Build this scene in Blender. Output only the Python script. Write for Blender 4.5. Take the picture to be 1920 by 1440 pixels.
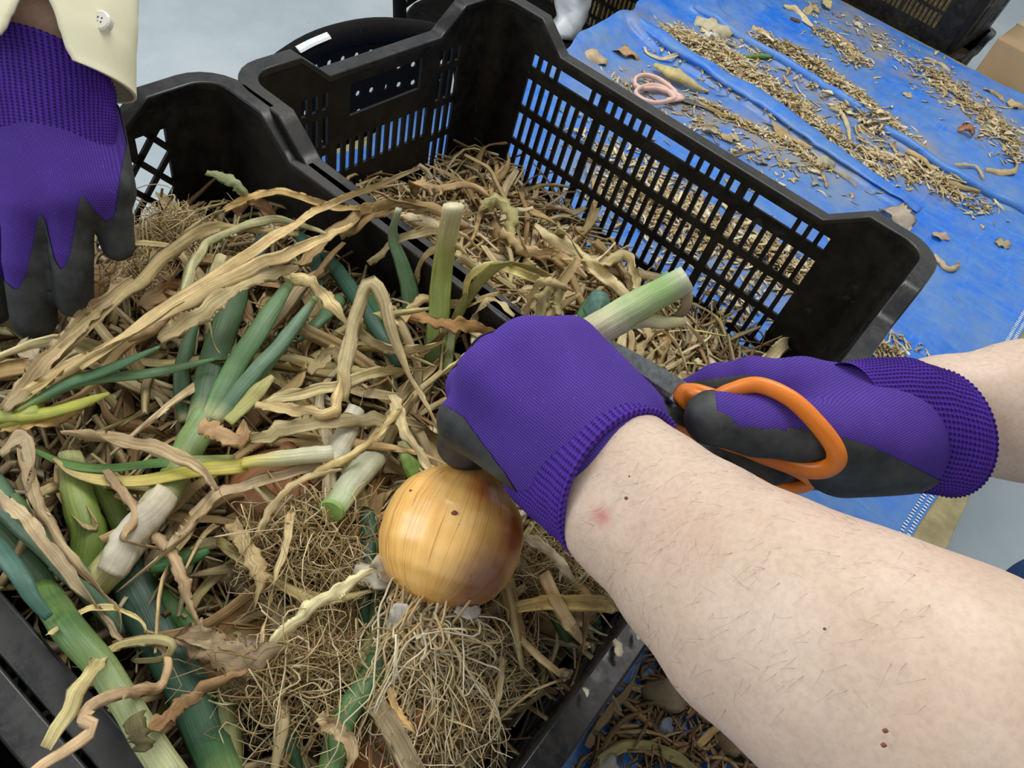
import bpy, math, random
import numpy as np
from mathutils import Vector, Matrix

# ------------------------------------------------------------------ camera, world, light
for o in list(bpy.data.objects): bpy.data.objects.remove(o)
SC = bpy.context.scene
COL = SC.collection
random.seed(7); RNG = np.random.default_rng(11)
F = 1442.0
CP = np.array([0.501, -0.714, 0.669]); YAW, PIT, ROL = 2.009, 0.847, 0.332
_d = np.array([math.cos(YAW)*math.cos(PIT), math.sin(YAW)*math.cos(PIT), -math.sin(PIT)])
_r = np.cross(_d, [0, 0, 1]); _r /= np.linalg.norm(_r); _u = np.cross(_r, _d)
CR = _r*math.cos(ROL)+_u*math.sin(ROL); CU = -_r*math.sin(ROL)+_u*math.cos(ROL); CD = _d
cam = bpy.data.cameras.new('camera'); camo = bpy.data.objects.new('camera', cam); COL.objects.link(camo)
cam.sensor_width = 36.0; cam.lens = 36.0*F/1920; cam.clip_start = 0.01
M = Matrix.Identity(4)
for i in range(3):
    M[i][0] = CR[i]; M[i][1] = CU[i]; M[i][2] = -CD[i]; M[i][3] = CP[i]
camo.matrix_world = M
SC.camera = camo
SC.view_settings.view_transform = 'Standard'; SC.view_settings.look = 'None'
SC.view_settings.gamma = 1.0; SC.view_settings.use_curve_mapping = False
SC.view_settings.exposure = 0.0
W = bpy.data.worlds.new('hall_daylight'); SC.world = W; W.use_nodes = True
bg = W.node_tree.nodes['Background']; bg.inputs[0].default_value = (0.93, 0.97, 1.0, 1); bg.inputs[1].default_value = 0.58
def area(name, loc, target, sx, sy, power, col=(1, 1, 1)):
    l = bpy.data.lights.new(name, 'AREA'); l.shape = 'RECTANGLE'; l.size = sx; l.size_y = sy; l.energy = power; l.color = col
    o = bpy.data.objects.new(name, l); COL.objects.link(o); o.location = loc
    o.rotation_euler = (Vector(target)-Vector(loc)).to_track_quat('-Z', 'Y').to_euler()
    return o
area('ceiling_light', (-0.3, 0.55, 2.6), (0.1, 0.0, 0), 1.8, 1.0, 52, (1.0, 0.98, 0.94))
area('doorway_daylight', (-2.3, -2.2, 1.7), (0.2, -0.3, 0.2), 2.2, 1.8, 68, (0.92, 0.97, 1.0))

# ------------------------------------------------------------------ helpers
def S(r, g, b, a=1.0):
    f = lambda c: (c/255/12.92) if c/255 <= 0.04045 else ((c/255+0.055)/1.055)**2.4
    return (f(r), f(g), f(b), a)
def px(u, v, d):
    return CP + d*(CD + CR*(u-960)/F - CU*(v-720)/F)
def at(u, v, z=0.0):
    w = CD + CR*(u-960)/F - CU*(v-720)/F
    return CP + w*((z-CP[2])/w[2])
def topx(P):
    v = np.asarray(P)-CP; z = v@CD
    return 960+F*(v@CR)/z, 720-F*(v@CU)/z, z
def nrm(v): v = np.asarray(v, float); return v/(np.linalg.norm(v)+1e-12)

LOC = {}
def tag(o, label=None, cat=None, group=None, kind=None):
    if label: o['label'] = label
    if cat: o['category'] = cat
    if group: o['group'] = group
    if kind: o['kind'] = kind
    return o
def empty(name, loc, label, cat, group=None, parent=None):
    o = bpy.data.objects.new(name, None); COL.objects.link(o); o.empty_display_size = .02
    loc = np.asarray(loc, float)
    o.location = loc; LOC[o.name] = loc
    tag(o, label, cat, group); return o
def worldloc(p):
    t = np.zeros(3)
    while p is not None:
        t = t+np.array(p.location); p = p.parent
    return t
def mk(name, v, f, mat, parent=None, smooth=True, col=None, lc=None, local=False, origin=None):
    """one mesh object; v in world coordinates unless local"""
    v = np.asarray(v, float)
    if not local:
        off = worldloc(parent) if parent is not None else (np.zeros(3) if origin is None else np.asarray(origin, float))
        v = v-off
    me = bpy.data.meshes.new(name); me.from_pydata(v.tolist(), [], [list(map(int, q)) for q in f])
    if smooth: me.polygons.foreach_set('use_smooth', [True]*len(me.polygons))
    if col is not None:
        a = me.attributes.new('Col', 'FLOAT_COLOR', 'POINT'); c = np.ones((len(v), 4)); c[:, :3] = np.asarray(col)[:, :3]
        a.data.foreach_set('color', c.ravel())
    if lc is not None:
        a = me.attributes.new('lc', 'FLOAT_VECTOR', 'POINT'); a.data.foreach_set('vector', np.asarray(lc, float).ravel())
    if mat: me.materials.append(mat)
    me.update()
    o = bpy.data.objects.new(name, me); COL.objects.link(o)
    if parent is not None: o.parent = parent
    elif origin is not None and not local: o.location = origin
    return o
class MB:
    def __init__(s): s.v = []; s.f = []; s.c = []; s.l = []; s.n = 0
    def add(s, v, f, c=None, l=None):
        v = np.asarray(v, float); s.v.append(v); s.f += [[i+s.n for i in q] for q in f]
        s.c.append(np.tile((1, 1, 1), (len(v), 1)) if c is None else np.asarray(c)[:, :3]); s.l.append(np.zeros((len(v), 3)) if l is None else np.asarray(l)); s.n += len(v)
    def box(s, lo, hi, c=None):
        x0, y0, z0 = lo; x1, y1, z1 = hi
        v = [(x0, y0, z0), (x1, y0, z0), (x1, y1, z0), (x0, y1, z0), (x0, y0, z1), (x1, y0, z1), (x1, y1, z1), (x0, y1, z1)]
        s.add(v, [(0, 3, 2, 1), (4, 5, 6, 7), (0, 1, 5, 4), (1, 2, 6, 5), (2, 3, 7, 6), (3, 0, 4, 7)], None if c is None else [c]*8)
    def build(s, name, mat, parent=None, smooth=True, **k):
        return mk(name, np.concatenate(s.v), s.f, mat, parent, smooth, np.concatenate(s.c), np.concatenate(s.l), **k)
def bevel(o, w, seg=2):
    m = o.modifiers.new('bevel', 'BEVEL'); m.width = w; m.segments = seg; m.limit_method = 'ANGLE'; return o

def catmull(P, N):
    P = np.asarray(P, float); n = len(P)
    if n == 2: return P[0]+(P[1]-P[0])*np.linspace(0, 1, N)[:, None]
    Q = np.vstack([2*P[0]-P[1], P, 2*P[-1]-P[-2]])
    L = np.concatenate([[0], np.cumsum(np.linalg.norm(np.diff(P, axis=0), axis=1))]); L /= L[-1]
    t = np.linspace(0, 1, N); k = np.clip(np.searchsorted(L, t, 'right')-1, 0, n-2)
    s = ((t-L[k])/(L[k+1]-L[k]+1e-12))[:, None]
    a, b, c, d = Q[k], Q[k+1], Q[k+2], Q[k+3]
    return .5*((2*b)+(-a+c)*s+(2*a-5*b+4*c-d)*s*s+(-a+3*b-3*c+d)*s**3)
def interp(stops, t):
    """stops: [(t,value-vector)]"""
    ts = [s[0] for s in stops]; V = np.array([s[1] for s in stops], float)
    if V.ndim == 1: return np.interp(t, ts, V)
    return np.stack([np.interp(t, ts, V[:, i]) for i in range(V.shape[1])], -1)
def tube(P, wa, wb=None, n=6, N=18, twist=0., wob=0., seed=0, up=(0, 0, 1), col=None, crum=0., closed=False, cap=True, cup=0.):
    rg = np.random.default_rng(seed)
    C = catmull(P, N); t = np.linspace(0, 1, N)
    if closed:
        C = catmull(list(P)+[P[0]], N+1)[:-1]
    wa = interp(wa, t) if isinstance(wa, list) else np.full(N, float(wa))
    wb = wa if wb is None else (interp(wb, t) if isinstance(wb, list) else np.full(N, float(wb)))
    T = np.gradient(C, axis=0) if not closed else (np.roll(C, -1, 0)-np.roll(C, 1, 0))
    T /= np.linalg.norm(T, axis=1)[:, None]+1e-12
    nv = np.asarray(up, float); NN = []
    for i in range(N):
        nv = nv-T[i]*(nv@T[i]); l = np.linalg.norm(nv)
        if l < 1e-3:
            nv = np.cross(T[i], [1, .3, .2]); l = np.linalg.norm(nv)
        nv = nv/l; NN.append(nv)
    NN = np.array(NN); BB = np.cross(T, NN)
    tw = twist*t + wob*np.interp(t, np.linspace(0, 1, 6), rg.normal(0, 1, 6))
    ca, sa = np.cos(tw)[:, None], np.sin(tw)[:, None]
    N2 = NN*ca+BB*sa; B2 = -NN*sa+BB*ca
    a = np.arange(n)*2*math.pi/n
    fa = np.ones((N, n)); fb = np.ones((N, n))
    if crum:
        k = max(4, N//2)
        z = rg.normal(0, 1, (k, n)); fa = 1+crum*np.stack([np.interp(t, np.linspace(0, 1, k), z[:, j]) for j in range(n)], 1)
        z = rg.normal(0, 1, (k, n)); fb = 1+2.2*crum*np.stack([np.interp(t, np.linspace(0, 1, k), z[:, j]) for j in range(n)], 1)
        w1 = np.interp(t, np.linspace(0, 1, k), rg.normal(0, 1, k))*crum
        C = C+B2*(w1*wa)[:, None]
    V = C[:, None, :]+B2[:, None, :]*(np.cos(a)[None, :, None]*wa[:, None, None]*fa[:, :, None])+N2[:, None, :]*(np.sin(a)[None, :, None]*wb[:, None, None]*fb[:, :, None])
    if cup:
        k = max(4, N//5); cv = np.interp(t, np.linspace(0, 1, k), rg.normal(0, cup, k)+np.sign(rg.normal())*cup*.6)
        V = V+N2[:, None, :]*(cv[:, None]*wa[:, None]*(np.cos(a)**2-.4)[None, :])[:, :, None]
    V = V.reshape(-1, 3); f = []
    m = N if closed else N-1
    for i in range(m):
        i2 = (i+1) % N
        for j in range(n):
            j2 = (j+1) % n; f.append((i*n+j, i*n+j2, i2*n+j2, i2*n+j))
    if not closed and cap: f.append(tuple(range(n))[::-1]); f.append(tuple((N-1)*n+j for j in range(n)))
    L = np.concatenate([[0], np.cumsum(np.linalg.norm(np.diff(C, axis=0), axis=1))])
    lc = np.stack([np.tile(np.cos(a)*1.0, N)*np.repeat(wa, n), np.repeat(L, n), np.repeat(np.full(N, (seed % 97)*.37), n)], -1)
    if col is None: cc = None
    elif isinstance(col, list): cc = np.repeat(interp([(s[0], s[1][:3]) for s in col], t), n, axis=0)
    else: cc = np.tile(np.asarray(col)[:3], (N*n, 1))
    return V, f, cc, lc

# ---- signed distance meshes (naive surface nets) for hands and bodies
def sdf_mesh(prims, h, k=.008, pad=.02, post=None, smooth=2):
    """prims: (a,b,ra,rb) tapered capsules in world space, blended; returns verts, quads"""
    A = np.array([p[0] for p in prims]); B = np.array([p[1] for p in prims]); R = max(max(p[2], p[3]) for p in prims)
    lo = np.minimum(A, B).min(0)-R-pad; hi = np.maximum(A, B).max(0)+R+pad
    n = np.ceil((hi-lo)/h).astype(int)+1
    g = np.full(n, 1.0, np.float32)
    ax = [lo[i]+h*np.arange(n[i]) for i in range(3)]
    for p in prims:
        a, b, ra, rb = p[:4]; kk = p[4] if len(p) > 4 else k
        a = np.asarray(a); b = np.asarray(b); m = max(ra, rb)+kk*3+2*h
        l2 = np.minimum(a, b)-m; h2 = np.maximum(a, b)+m
        s = [slice(max(0, int((l2[i]-lo[i])/h)), min(n[i], int((h2[i]-lo[i])/h)+2)) for i in range(3)]
        X, Y, Z = np.meshgrid(ax[0][s[0]], ax[1][s[1]], ax[2][s[2]], indexing='ij')
        d = b-a; dd = d@d+1e-12
        t = np.clip(((X-a[0])*d[0]+(Y-a[1])*d[1]+(Z-a[2])*d[2])/dd, 0, 1)
        q = np.sqrt((X-a[0]-t*d[0])**2+(Y-a[1]-t*d[1])**2+(Z-a[2]-t*d[2])**2)-(ra+(rb-ra)*t)
        o = g[s[0], s[1], s[2]]
        hh = np.clip(.5+.5*(o-q)/kk, 0, 1)
        g[s[0], s[1], s[2]] = o*(1-hh)+q*hh-kk*hh*(1-hh)
    if post is not None:
        X, Y, Z = np.meshgrid(*ax, indexing='ij'); g = post(X, Y, Z, g).astype(np.float32)
    sg = g < 0
    c = np.zeros(tuple(n-1), int)
    for i in (0, 1):
        for j in (0, 1):
            for l in (0, 1): c += sg[i:n[0]-1+i, j:n[1]-1+j, l:n[2]-1+l]
    act = (c > 0) & (c < 8); idx = np.full(act.shape, -1); I = np.argwhere(act); idx[act] = np.arange(len(I))
    pos = np.zeros((len(I), 3)); cnt = np.zeros(len(I))
    cor = [(i, j, l) for i in (0, 1) for j in (0, 1) for l in (0, 1)]
    for p in cor:
        for ax_ in range(3):
            if p[ax_]: continue
            q = list(p); q[ax_] = 1
            v0 = g[I[:, 0]+p[0], I[:, 1]+p[1], I[:, 2]+p[2]]; v1 = g[I[:, 0]+q[0], I[:, 1]+q[1], I[:, 2]+q[2]]
            cr = (v0 < 0) != (v1 < 0); t = v0[cr]/(v0[cr]-v1[cr])
            P = np.tile(np.array(p, float), (cr.sum(), 1)); P[:, ax_] += t
            pos[cr] += P; cnt[cr] += 1
    V = lo+h*(I+pos/cnt[:, None])
    faces = []
    for a_ in range(3):
        b_, c_ = (a_+1) % 3, (a_+2) % 3
        s0 = [slice(None)]*3; s1 = [slice(None)]*3; s0[a_] = slice(0, n[a_]-1); s1[a_] = slice(1, n[a_])
        e = np.argwhere(sg[tuple(s0)] != sg[tuple(s1)])
        e = e[(e[:, b_] > 0) & (e[:, c_] > 0) & (e[:, b_] < n[b_]-1) & (e[:, c_] < n[c_]-1)]
        inside = sg[e[:, 0], e[:, 1], e[:, 2]]
        def cell(db, dc):
            q = e.copy(); q[:, b_] -= db; q[:, c_] -= dc; return idx[q[:, 0], q[:, 1], q[:, 2]]
        Q = np.stack([cell(1, 1), cell(0, 1), cell(0, 0), cell(1, 0)], 1)
        Q[~inside] = Q[~inside][:, ::-1]
        faces.append(Q)
    Q = np.concatenate(faces)
    for _ in range(smooth):
        s = np.zeros_like(V); m = np.zeros(len(V))
        for i in range(4):
            np.add.at(s, Q[:, i], V[Q[:, (i+1) % 4]]); np.add.at(m, Q[:, i], 1)
            np.add.at(s, Q[:, i], V[Q[:, (i-1) % 4]]); np.add.at(m, Q[:, i], 1)
        V = .5*V+.5*s/np.maximum(m, 1)[:, None]
    return V, Q
def vnormals(V, Q):
    nn = np.cross(V[Q[:, 2]]-V[Q[:, 0]], V[Q[:, 3]]-V[Q[:, 1]]); N = np.zeros_like(V)
    for i in range(4): np.add.at(N, Q[:, i], nn)
    return N/(np.linalg.norm(N, axis=1)[:, None]+1e-12)
def clip_mesh(V, Q, fv):
    """keep the part of the surface where fv > 0, cut along the level line"""
    T = np.concatenate([Q[:, [0, 1, 2]], Q[:, [0, 2, 3]]]); out = []; vs = [tuple(p) for p in V]; cache = {}
    def cut(i, j):
        key = (min(i, j), max(i, j))
        if key not in cache:
            t = fv[i]/(fv[i]-fv[j]); cache[key] = len(vs); vs.append(tuple(V[i]+t*(V[j]-V[i])))
        return cache[key]
    pos = fv > 0; s = pos[T].sum(1)
    out += T[s == 3].tolist()
    for tri in T[(s > 0) & (s < 3)]:
        poly = []
        for a in range(3):
            i, j = tri[a], tri[(a+1) % 3]
            if pos[i]: poly.append(int(i))
            if pos[i] != pos[j]: poly.append(cut(int(i), int(j)))
        if len(poly) > 2: out.append(poly)
    used = sorted({i for q in out for i in q}); mp = {u: k for k, u in enumerate(used)}
    return np.array([vs[u] for u in used]), [[mp[i] for i in q] for q in out]

# ------------------------------------------------------------------ materials
def mat(name, base=(.5, .5, .5, 1), rough=.6, spec=.5):
    m = bpy.data.materials.new(name); m.use_nodes = True; nt = m.node_tree
    b = nt.nodes['Principled BSDF']; b.inputs['Base Color'].default_value = base; b.inputs['Roughness'].default_value = rough
    b.inputs['Specular IOR Level'].default_value = spec
    return m, nt, b
def nd(nt, t, **k):
    n = nt.nodes.new(t)
    for a, v in k.items():
        if a.startswith('i_'): n.inputs[a[2:].replace('_', ' ')].default_value = v
        else: setattr(n, a, v)
    return n
def noise(nt, vec, scale, detail=4, rough=.6, dist=0.):
    n = nd(nt, 'ShaderNodeTexNoise'); n.inputs['Scale'].default_value = scale; n.inputs['Detail'].default_value = detail; n.inputs['Roughness'].default_value = rough
    n.inputs['Distortion'].default_value = dist
    if vec is not None: nt.links.new(vec, n.inputs['Vector'])
    return n
def ramp(nt, fac, stops):
    r = nd(nt, 'ShaderNodeValToRGB'); nt.links.new(fac, r.inputs[0]); e = r.color_ramp.elements
    while len(e) < len(stops): e.new(.5)
    for q, (p, c) in zip(e, stops): q.position = p; q.color = c if hasattr(c, '__len__') else (c, c, c, 1)
    return r.outputs[0]
def mix(nt, a, b, fac, blend='MIX'):
    m = nd(nt, 'ShaderNodeMix', data_type='RGBA', blend_type=blend)
    for s, v in ((m.inputs[0], fac), (m.inputs[6], a), (m.inputs[7], b)):
        if hasattr(v, 'is_linked'): nt.links.new(v, s)
        else: s.default_value = v
    return m.outputs[2]
def bump(nt, h, b, strength, dist, prev=None):
    n = nd(nt, 'ShaderNodeBump'); n.inputs['Strength'].default_value = strength; n.inputs['Distance'].default_value = dist
    nt.links.new(h, n.inputs['Height'])
    if prev is not None: nt.links.new(prev, n.inputs['Normal'])
    nt.links.new(n.outputs[0], b.inputs['Normal']); return n.outputs[0]
def coords(nt, kind='Object'): return nd(nt, 'ShaderNodeTexCoord').outputs[kind]
def scaled(nt, vec, sc, rot=(0, 0, 0)):
    m = nd(nt, 'ShaderNodeMapping'); m.inputs['Scale'].default_value = sc; m.inputs['Rotation'].default_value = rot; nt.links.new(vec, m.inputs[0]); return m.outputs[0]
def attr(nt, name, out='Color'): return nd(nt, 'ShaderNodeAttribute', attribute_name=name).outputs[out]

def leaf_mat(name, rough=.62, streak=.45, trans=.18, objvar=True, spec=.35, blotch=.42):
    m, nt, b = mat(name, rough=rough, spec=spec)
    col = attr(nt, 'Col'); lc = attr(nt, 'lc', 'Vector')
    n1 = noise(nt, scaled(nt, lc, (1300, 22, 1)), 1.0, 3, .6)        # fibres along the leaf
    n2 = noise(nt, scaled(nt, lc, (90, 90, 1)), 1.0, 4, .6)         # blotches
    c = mix(nt, col, ramp(nt, n1.outputs[0], [(.3, 1-streak), (.75, 1+streak*.45)]), 1.0, 'MULTIPLY')
    c = mix(nt, c, ramp(nt, n2.outputs[0], [(.32, (.55, .47, .38, 1)), (.6, (1.1, 1.09, 1.06, 1))]), blotch, 'MULTIPLY')
    if objvar:
        oi = nd(nt, 'ShaderNodeObjectInfo').outputs['Random']
        c = mix(nt, c, ramp(nt, oi, [(0, (.74, .68, .58, 1)), (.35, (1.06, 1.06, 1.06, 1)), (1, (1.3, 1.3, 1.3, 1))]), .75, 'MULTIPLY')
    nt.links.new(c, b.inputs['Base Color'])
    bump(nt, n1.outputs[0], b, .55, .0006)
    if trans:
        tr = nd(nt, 'ShaderNodeBsdfTranslucent'); nt.links.new(c, tr.inputs[0]); ms = nd(nt, 'ShaderNodeMixShader'); ms.inputs[0].default_value = trans
        nt.links.new(b.outputs[0], ms.inputs[1]); nt.links.new(tr.outputs[0], ms.inputs[2]); nt.links.new(ms.outputs[0], nt.nodes['Material Output'].inputs[0])
    return m
M_DRY = leaf_mat('dry_onion_leaf')
M_STUFF = leaf_mat('dry_leaf_litter', objvar=False)
M_GREEN = leaf_mat('green_onion_leaf', rough=.45, streak=.3, trans=.08, objvar=False, spec=.5, blotch=.3)
M_ROOT = leaf_mat('onion_root', rough=.75, streak=.2, trans=.1, objvar=False, blotch=.1)

def plastic(name, base, dust=.35, rough=.36, spec=.25):
    m, nt, b = mat(name, base, rough, spec); oc = coords(nt)
    n = noise(nt, oc, 9, 6, .65); n2 = noise(nt, oc, 55, 5, .7); n3 = noise(nt, scaled(nt, oc, (40, 400, 60)), 1, 3)
    d = mix(nt, ramp(nt, n.outputs[0], [(.45, 0.), (.75, 1.)]), ramp(nt, n2.outputs[0], [(.42, 0.), (.7, 1.)]), .5)
    c = mix(nt, base, S(104, 94, 76), mix(nt, (0, 0, 0, 1), d, dust))
    c = mix(nt, c, S(70, 72, 76), ramp(nt, n3.outputs[0], [(.66, 0.), (.72, .35)]))
    nt.links.new(c, b.inputs['Base Color'])
    nt.links.new(ramp(nt, d, [(0, rough), (1, .8)]), b.inputs['Roughness'])
    bump(nt, n2.outputs[0], b, .15, .0008); return m
M_CRATE = plastic('black_crate_plastic', (.006, .006, .0065, 1), .22)
M_CRATE2 = plastic('black_lattice_crate_plastic', (.006, .006, .007, 1), .28, .42)
M_RIM = plastic('worn_crate_rim_plastic', (.009, .0095, .0105, 1), .20, .22, .5)
M_BLACKM = plastic('black_chair_plastic', (.006, .006, .006, 1), .03, .5, .06)

def tarp_mat():
    m, nt, b = mat('blue_tarp', S(28, 108, 216), .42, .45); oc = coords(nt)
    n1 = noise(nt, oc, 5, 7, .65, .4); n2 = noise(nt, oc, 26, 7, .7); n3 = noise(nt, scaled(nt, oc, (5, 40, 1), (0, 0, .62)), 3, 6, .7, .6); n4 = noise(nt, scaled(nt, oc, (40, 5, 1), (0, 0, -.35)), 3, 6, .7, .6)
    c = mix(nt, S(8, 98, 204), S(22, 120, 222), n1.outputs[0])
    sc = mix(nt, ramp(nt, n3.outputs[0], [(.52, 0.), (.74, .8)]), ramp(nt, n4.outputs[0], [(.54, 0.), (.74, .7)]), .5)
    c = mix(nt, c, S(104, 168, 228), sc)
    d0 = ramp(nt, mix(nt, n1.outputs[0], n2.outputs[0], .45), [(.40, 0.), (.62, .72)])
    c = mix(nt, c, S(112, 140, 160), d0)
    d1 = mix(nt, attr(nt, 'Col'), ramp(nt, n2.outputs[0], [(.3, 0.45), (.55, 1.)]), 1., 'MULTIPLY')
    c = mix(nt, c, S(142, 138, 128), mix(nt, (0, 0, 0, 1), d1, .95))
    nt.links.new(c, b.inputs['Base Color'])
    bump(nt, noise(nt, oc, 16, 6, .6).outputs[0], b, .3, .004)
    return m
M_TARP = tarp_mat()
def concrete():
    m, nt, b = mat('concrete_floor', S(190, 196, 198), .55); oc = coords(nt)
    n1 = noise(nt, oc, 1.7, 6, .6); n2 = noise(nt, oc, 60, 5, .7)
    c = mix(nt, S(156, 170, 178), S(184, 194, 198), ramp(nt, n1.outputs[0], [(.35, 0.), (.65, 1.)]))
    c = mix(nt, c, S(132, 136, 136), ramp(nt, n2.outputs[0], [(.62, 0.), (.75, .35)]))
    nt.links.new(c, b.inputs['Base Color']); bump(nt, n2.outputs[0], b, .1, .002); return m
M_FLOOR = concrete()
def simple(name, c, rough=.6, var=.12, scale=30, spec=.5):
    m, nt, b = mat(name, c, rough, spec); n = noise(nt, coords(nt), scale, 5, .6)
    nt.links.new(mix(nt, c, ramp(nt, n.outputs[0], [(.3, 1-var*2), (.7, 1+var)]), 1., 'MULTIPLY'), b.inputs['Base Color']); return m
M_PLY = simple('plywood', S(158, 146, 104), .7, .18, 40)
M_CARD = simple('cardboard', S(176, 148, 110), .8, .06, 12)
M_TAPE = simple('packing_tape', S(196, 176, 138), .3, .05)
M_NAVY = simple('blue_painted_steel', S(22, 52, 110), .4, .05)
M_WHITE = simple('white_plastic_film', S(224, 228, 232), .4, .06)
M_STICK = simple('white_sticker', S(228, 232, 234), .5, .03)
M_THREAD = simple('white_thread', S(206, 222, 236), .6, .05)
M_STEEL = None
def steel():
    m, nt, b = mat('scissor_steel', S(120, 122, 122), .32); b.inputs['Metallic'].default_value = 1.0
    n = noise(nt, coords(nt), 220, 4, .7); nt.links.new(mix(nt, S(112, 114, 114), S(148, 150, 150), ramp(nt, n.outputs[0], [(.35, 0.), (.65, 1.)])), b.inputs['Base Color'])
    return m
M_STEEL = steel()
M_ORANGE = simple('orange_plastic', S(232, 128, 38), .34, .06, 60)
M_PINK = simple('faded_pink_plastic', S(222, 184, 170), .5, .06, 60)
def skin(name, c1, c2):
    m, nt, b = mat(name, c1, .5, .35); oc = coords(nt)
    col = attr(nt, 'Col'); n1 = noise(nt, oc, 38, 6, .65); n2 = noise(nt, oc, 420, 3, .6); n3 = noise(nt, oc, 14, 4)
    c = mix(nt, c1, c2, ramp(nt, n1.outputs[0], [(.35, 0.), (.68, 1.)]))
    c = mix(nt, c, S(206, 166, 148), ramp(nt, n3.outputs[0], [(.52, 0.), (.75, .35)]))
    c = mix(nt, c, ramp(nt, n2.outputs[0], [(.3, .9), (.6, 1.03)]), 1., 'MULTIPLY')
    c = mix(nt, c, col, 1., 'MULTIPLY'); nt.links.new(c, b.inputs['Base Color'])
    b.inputs['Subsurface Weight'].default_value = .25; b.inputs['Subsurface Radius'].default_value = (.006, .0025, .0012); b.inputs['Subsurface Scale'].default_value = .6
    bump(nt, n2.outputs[0], b, .12, .0005); return m
M_SKIN = skin('forearm_skin', S(210, 187, 168), S(199, 174, 153))
M_SKIN2 = skin('tan_wrist_skin', S(232, 196, 170), S(220, 182, 156))
def frame_euler(ang=0.):
    """rotation that turns world axes into an (across, along, through) frame for cloth on a hand seen from the back"""
    x = CR*math.cos(ang)+CU*math.sin(ang); y = -CR*math.sin(ang)+CU*math.cos(ang)
    return tuple(Matrix([list(x), list(y), list(CD)]).to_euler('XYZ'))
def knit(name, c1, c2, ang, pitch=.0010):
    m, nt, b = mat(name, c1, .85, .2); oc = coords(nt)
    v = scaled(nt, oc, (1, 1, 1), frame_euler(ang))
    w1 = nd(nt, 'ShaderNodeTexWave', bands_direction='X'); w1.inputs['Scale'].default_value = .314/pitch; nt.links.new(v, w1.inputs[0]); w1.inputs['Distortion'].default_value = .8; w1.inputs['Detail Scale'].default_value = .5
    w2 = nd(nt, 'ShaderNodeTexWave', bands_direction='Y'); w2.inputs['Scale'].default_value = .314/pitch*.8; nt.links.new(v, w2.inputs[0]); w2.inputs['Distortion'].default_value = .8; w2.inputs['Detail Scale'].default_value = .5
    k = mix(nt, w1.outputs[0], w2.outputs[0], .5)
    n = noise(nt, oc, 30, 5, .6); n2 = noise(nt, oc, 900, 2, .5)
    c = mix(nt, c2, c1, ramp(nt, k, [(.15, 0.), (.55, 1.)]))
    c = mix(nt, c, ramp(nt, n.outputs[0], [(.3, .86), (.7, 1.1)]), 1., 'MULTIPLY')
    c = mix(nt, c, S(150, 130, 205), ramp(nt, n2.outputs[0], [(.7, 0.), (.76, .35)]))
    nt.links.new(c, b.inputs['Base Color']); b.inputs['Sheen Weight'].default_value = .25; b.inputs['Sheen Roughness'].default_value = .4
    b.inputs['Sheen Tint'].default_value = S(120, 90, 220)
    bump(nt, k, b, .4, .0005); return m
M_KNIT = knit('purple_knit', S(86, 60, 152), S(48, 30, 104), -.65)
M_KNIT3 = knit('purple_knit_right', S(86, 60, 152), S(48, 30, 104), 1.35)
M_KNIT2 = knit('purple_knit_second', S(84, 56, 150), S(52, 32, 108), 0.0)
def rib_knit():
    m, nt, b = mat('purple_rib_knit', S(76, 42, 152), .85, .2); lc = attr(nt, 'lc', 'Vector')
    w1 = nd(nt, 'ShaderNodeTexWave', bands_direction='X'); w1.inputs['Scale'].default_value = .05; nt.links.new(lc, w1.inputs[0])       # one band per rib (lc.x counts 2 pi per rib)
    w2 = nd(nt, 'ShaderNodeTexWave', bands_direction='Y'); w2.inputs['Scale'].default_value = .314/.0017; nt.links.new(lc, w2.inputs[0]); w2.inputs['Distortion'].default_value = .4
    k = mix(nt, w1.outputs[0], w2.outputs[0], .42); n = noise(nt, coords(nt), 40, 4)
    c = mix(nt, S(34, 16, 84), S(84, 48, 158), ramp(nt, k, [(.2, 0.), (.62, 1.)])); c = mix(nt, c, ramp(nt, n.outputs[0], [(.3, .8), (.7, 1.1)]), 1., 'MULTIPLY')
    nt.links.new(c, b.inputs['Base Color']); b.inputs['Sheen Weight'].default_value = .25; b.inputs['Sheen Tint'].default_value = S(120, 90, 220)
    bump(nt, k, b, .5, .0006); return m
M_RIB = rib_knit()
def nitrile():
    m, nt, b = mat('grey_nitrile_coating', S(52, 54, 54), .62, .4); oc = coords(nt)
    n = noise(nt, oc, 45, 5, .65); n2 = noise(nt, oc, 700, 3, .6)
    c = mix(nt, S(40, 42, 43), S(78, 80, 79), ramp(nt, n.outputs[0], [(.35, 0.), (.72, 1.)])); nt.links.new(c, b.inputs['Base Color'])
    bump(nt, n2.outputs[0], b, .25, .0004); return m
M_COAT = nitrile()
M_SLEEVE = simple('cream_cotton', S(236, 230, 196), .8, .04, 25)
M_DENIM = simple('blue_denim', S(40, 72, 122), .85, .2, 300)
M_TEE = simple('dark_cotton', S(52, 56, 66), .85, .1, 60)
M_HAIR = simple('dark_hair', S(62, 50, 44), .5, .2, 200)
M_MOLE = simple('brown_mole', S(128, 74, 58), .6, .1)
M_BUTTON = simple('clear_white_button', S(232, 228, 214), .2, .03)
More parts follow.
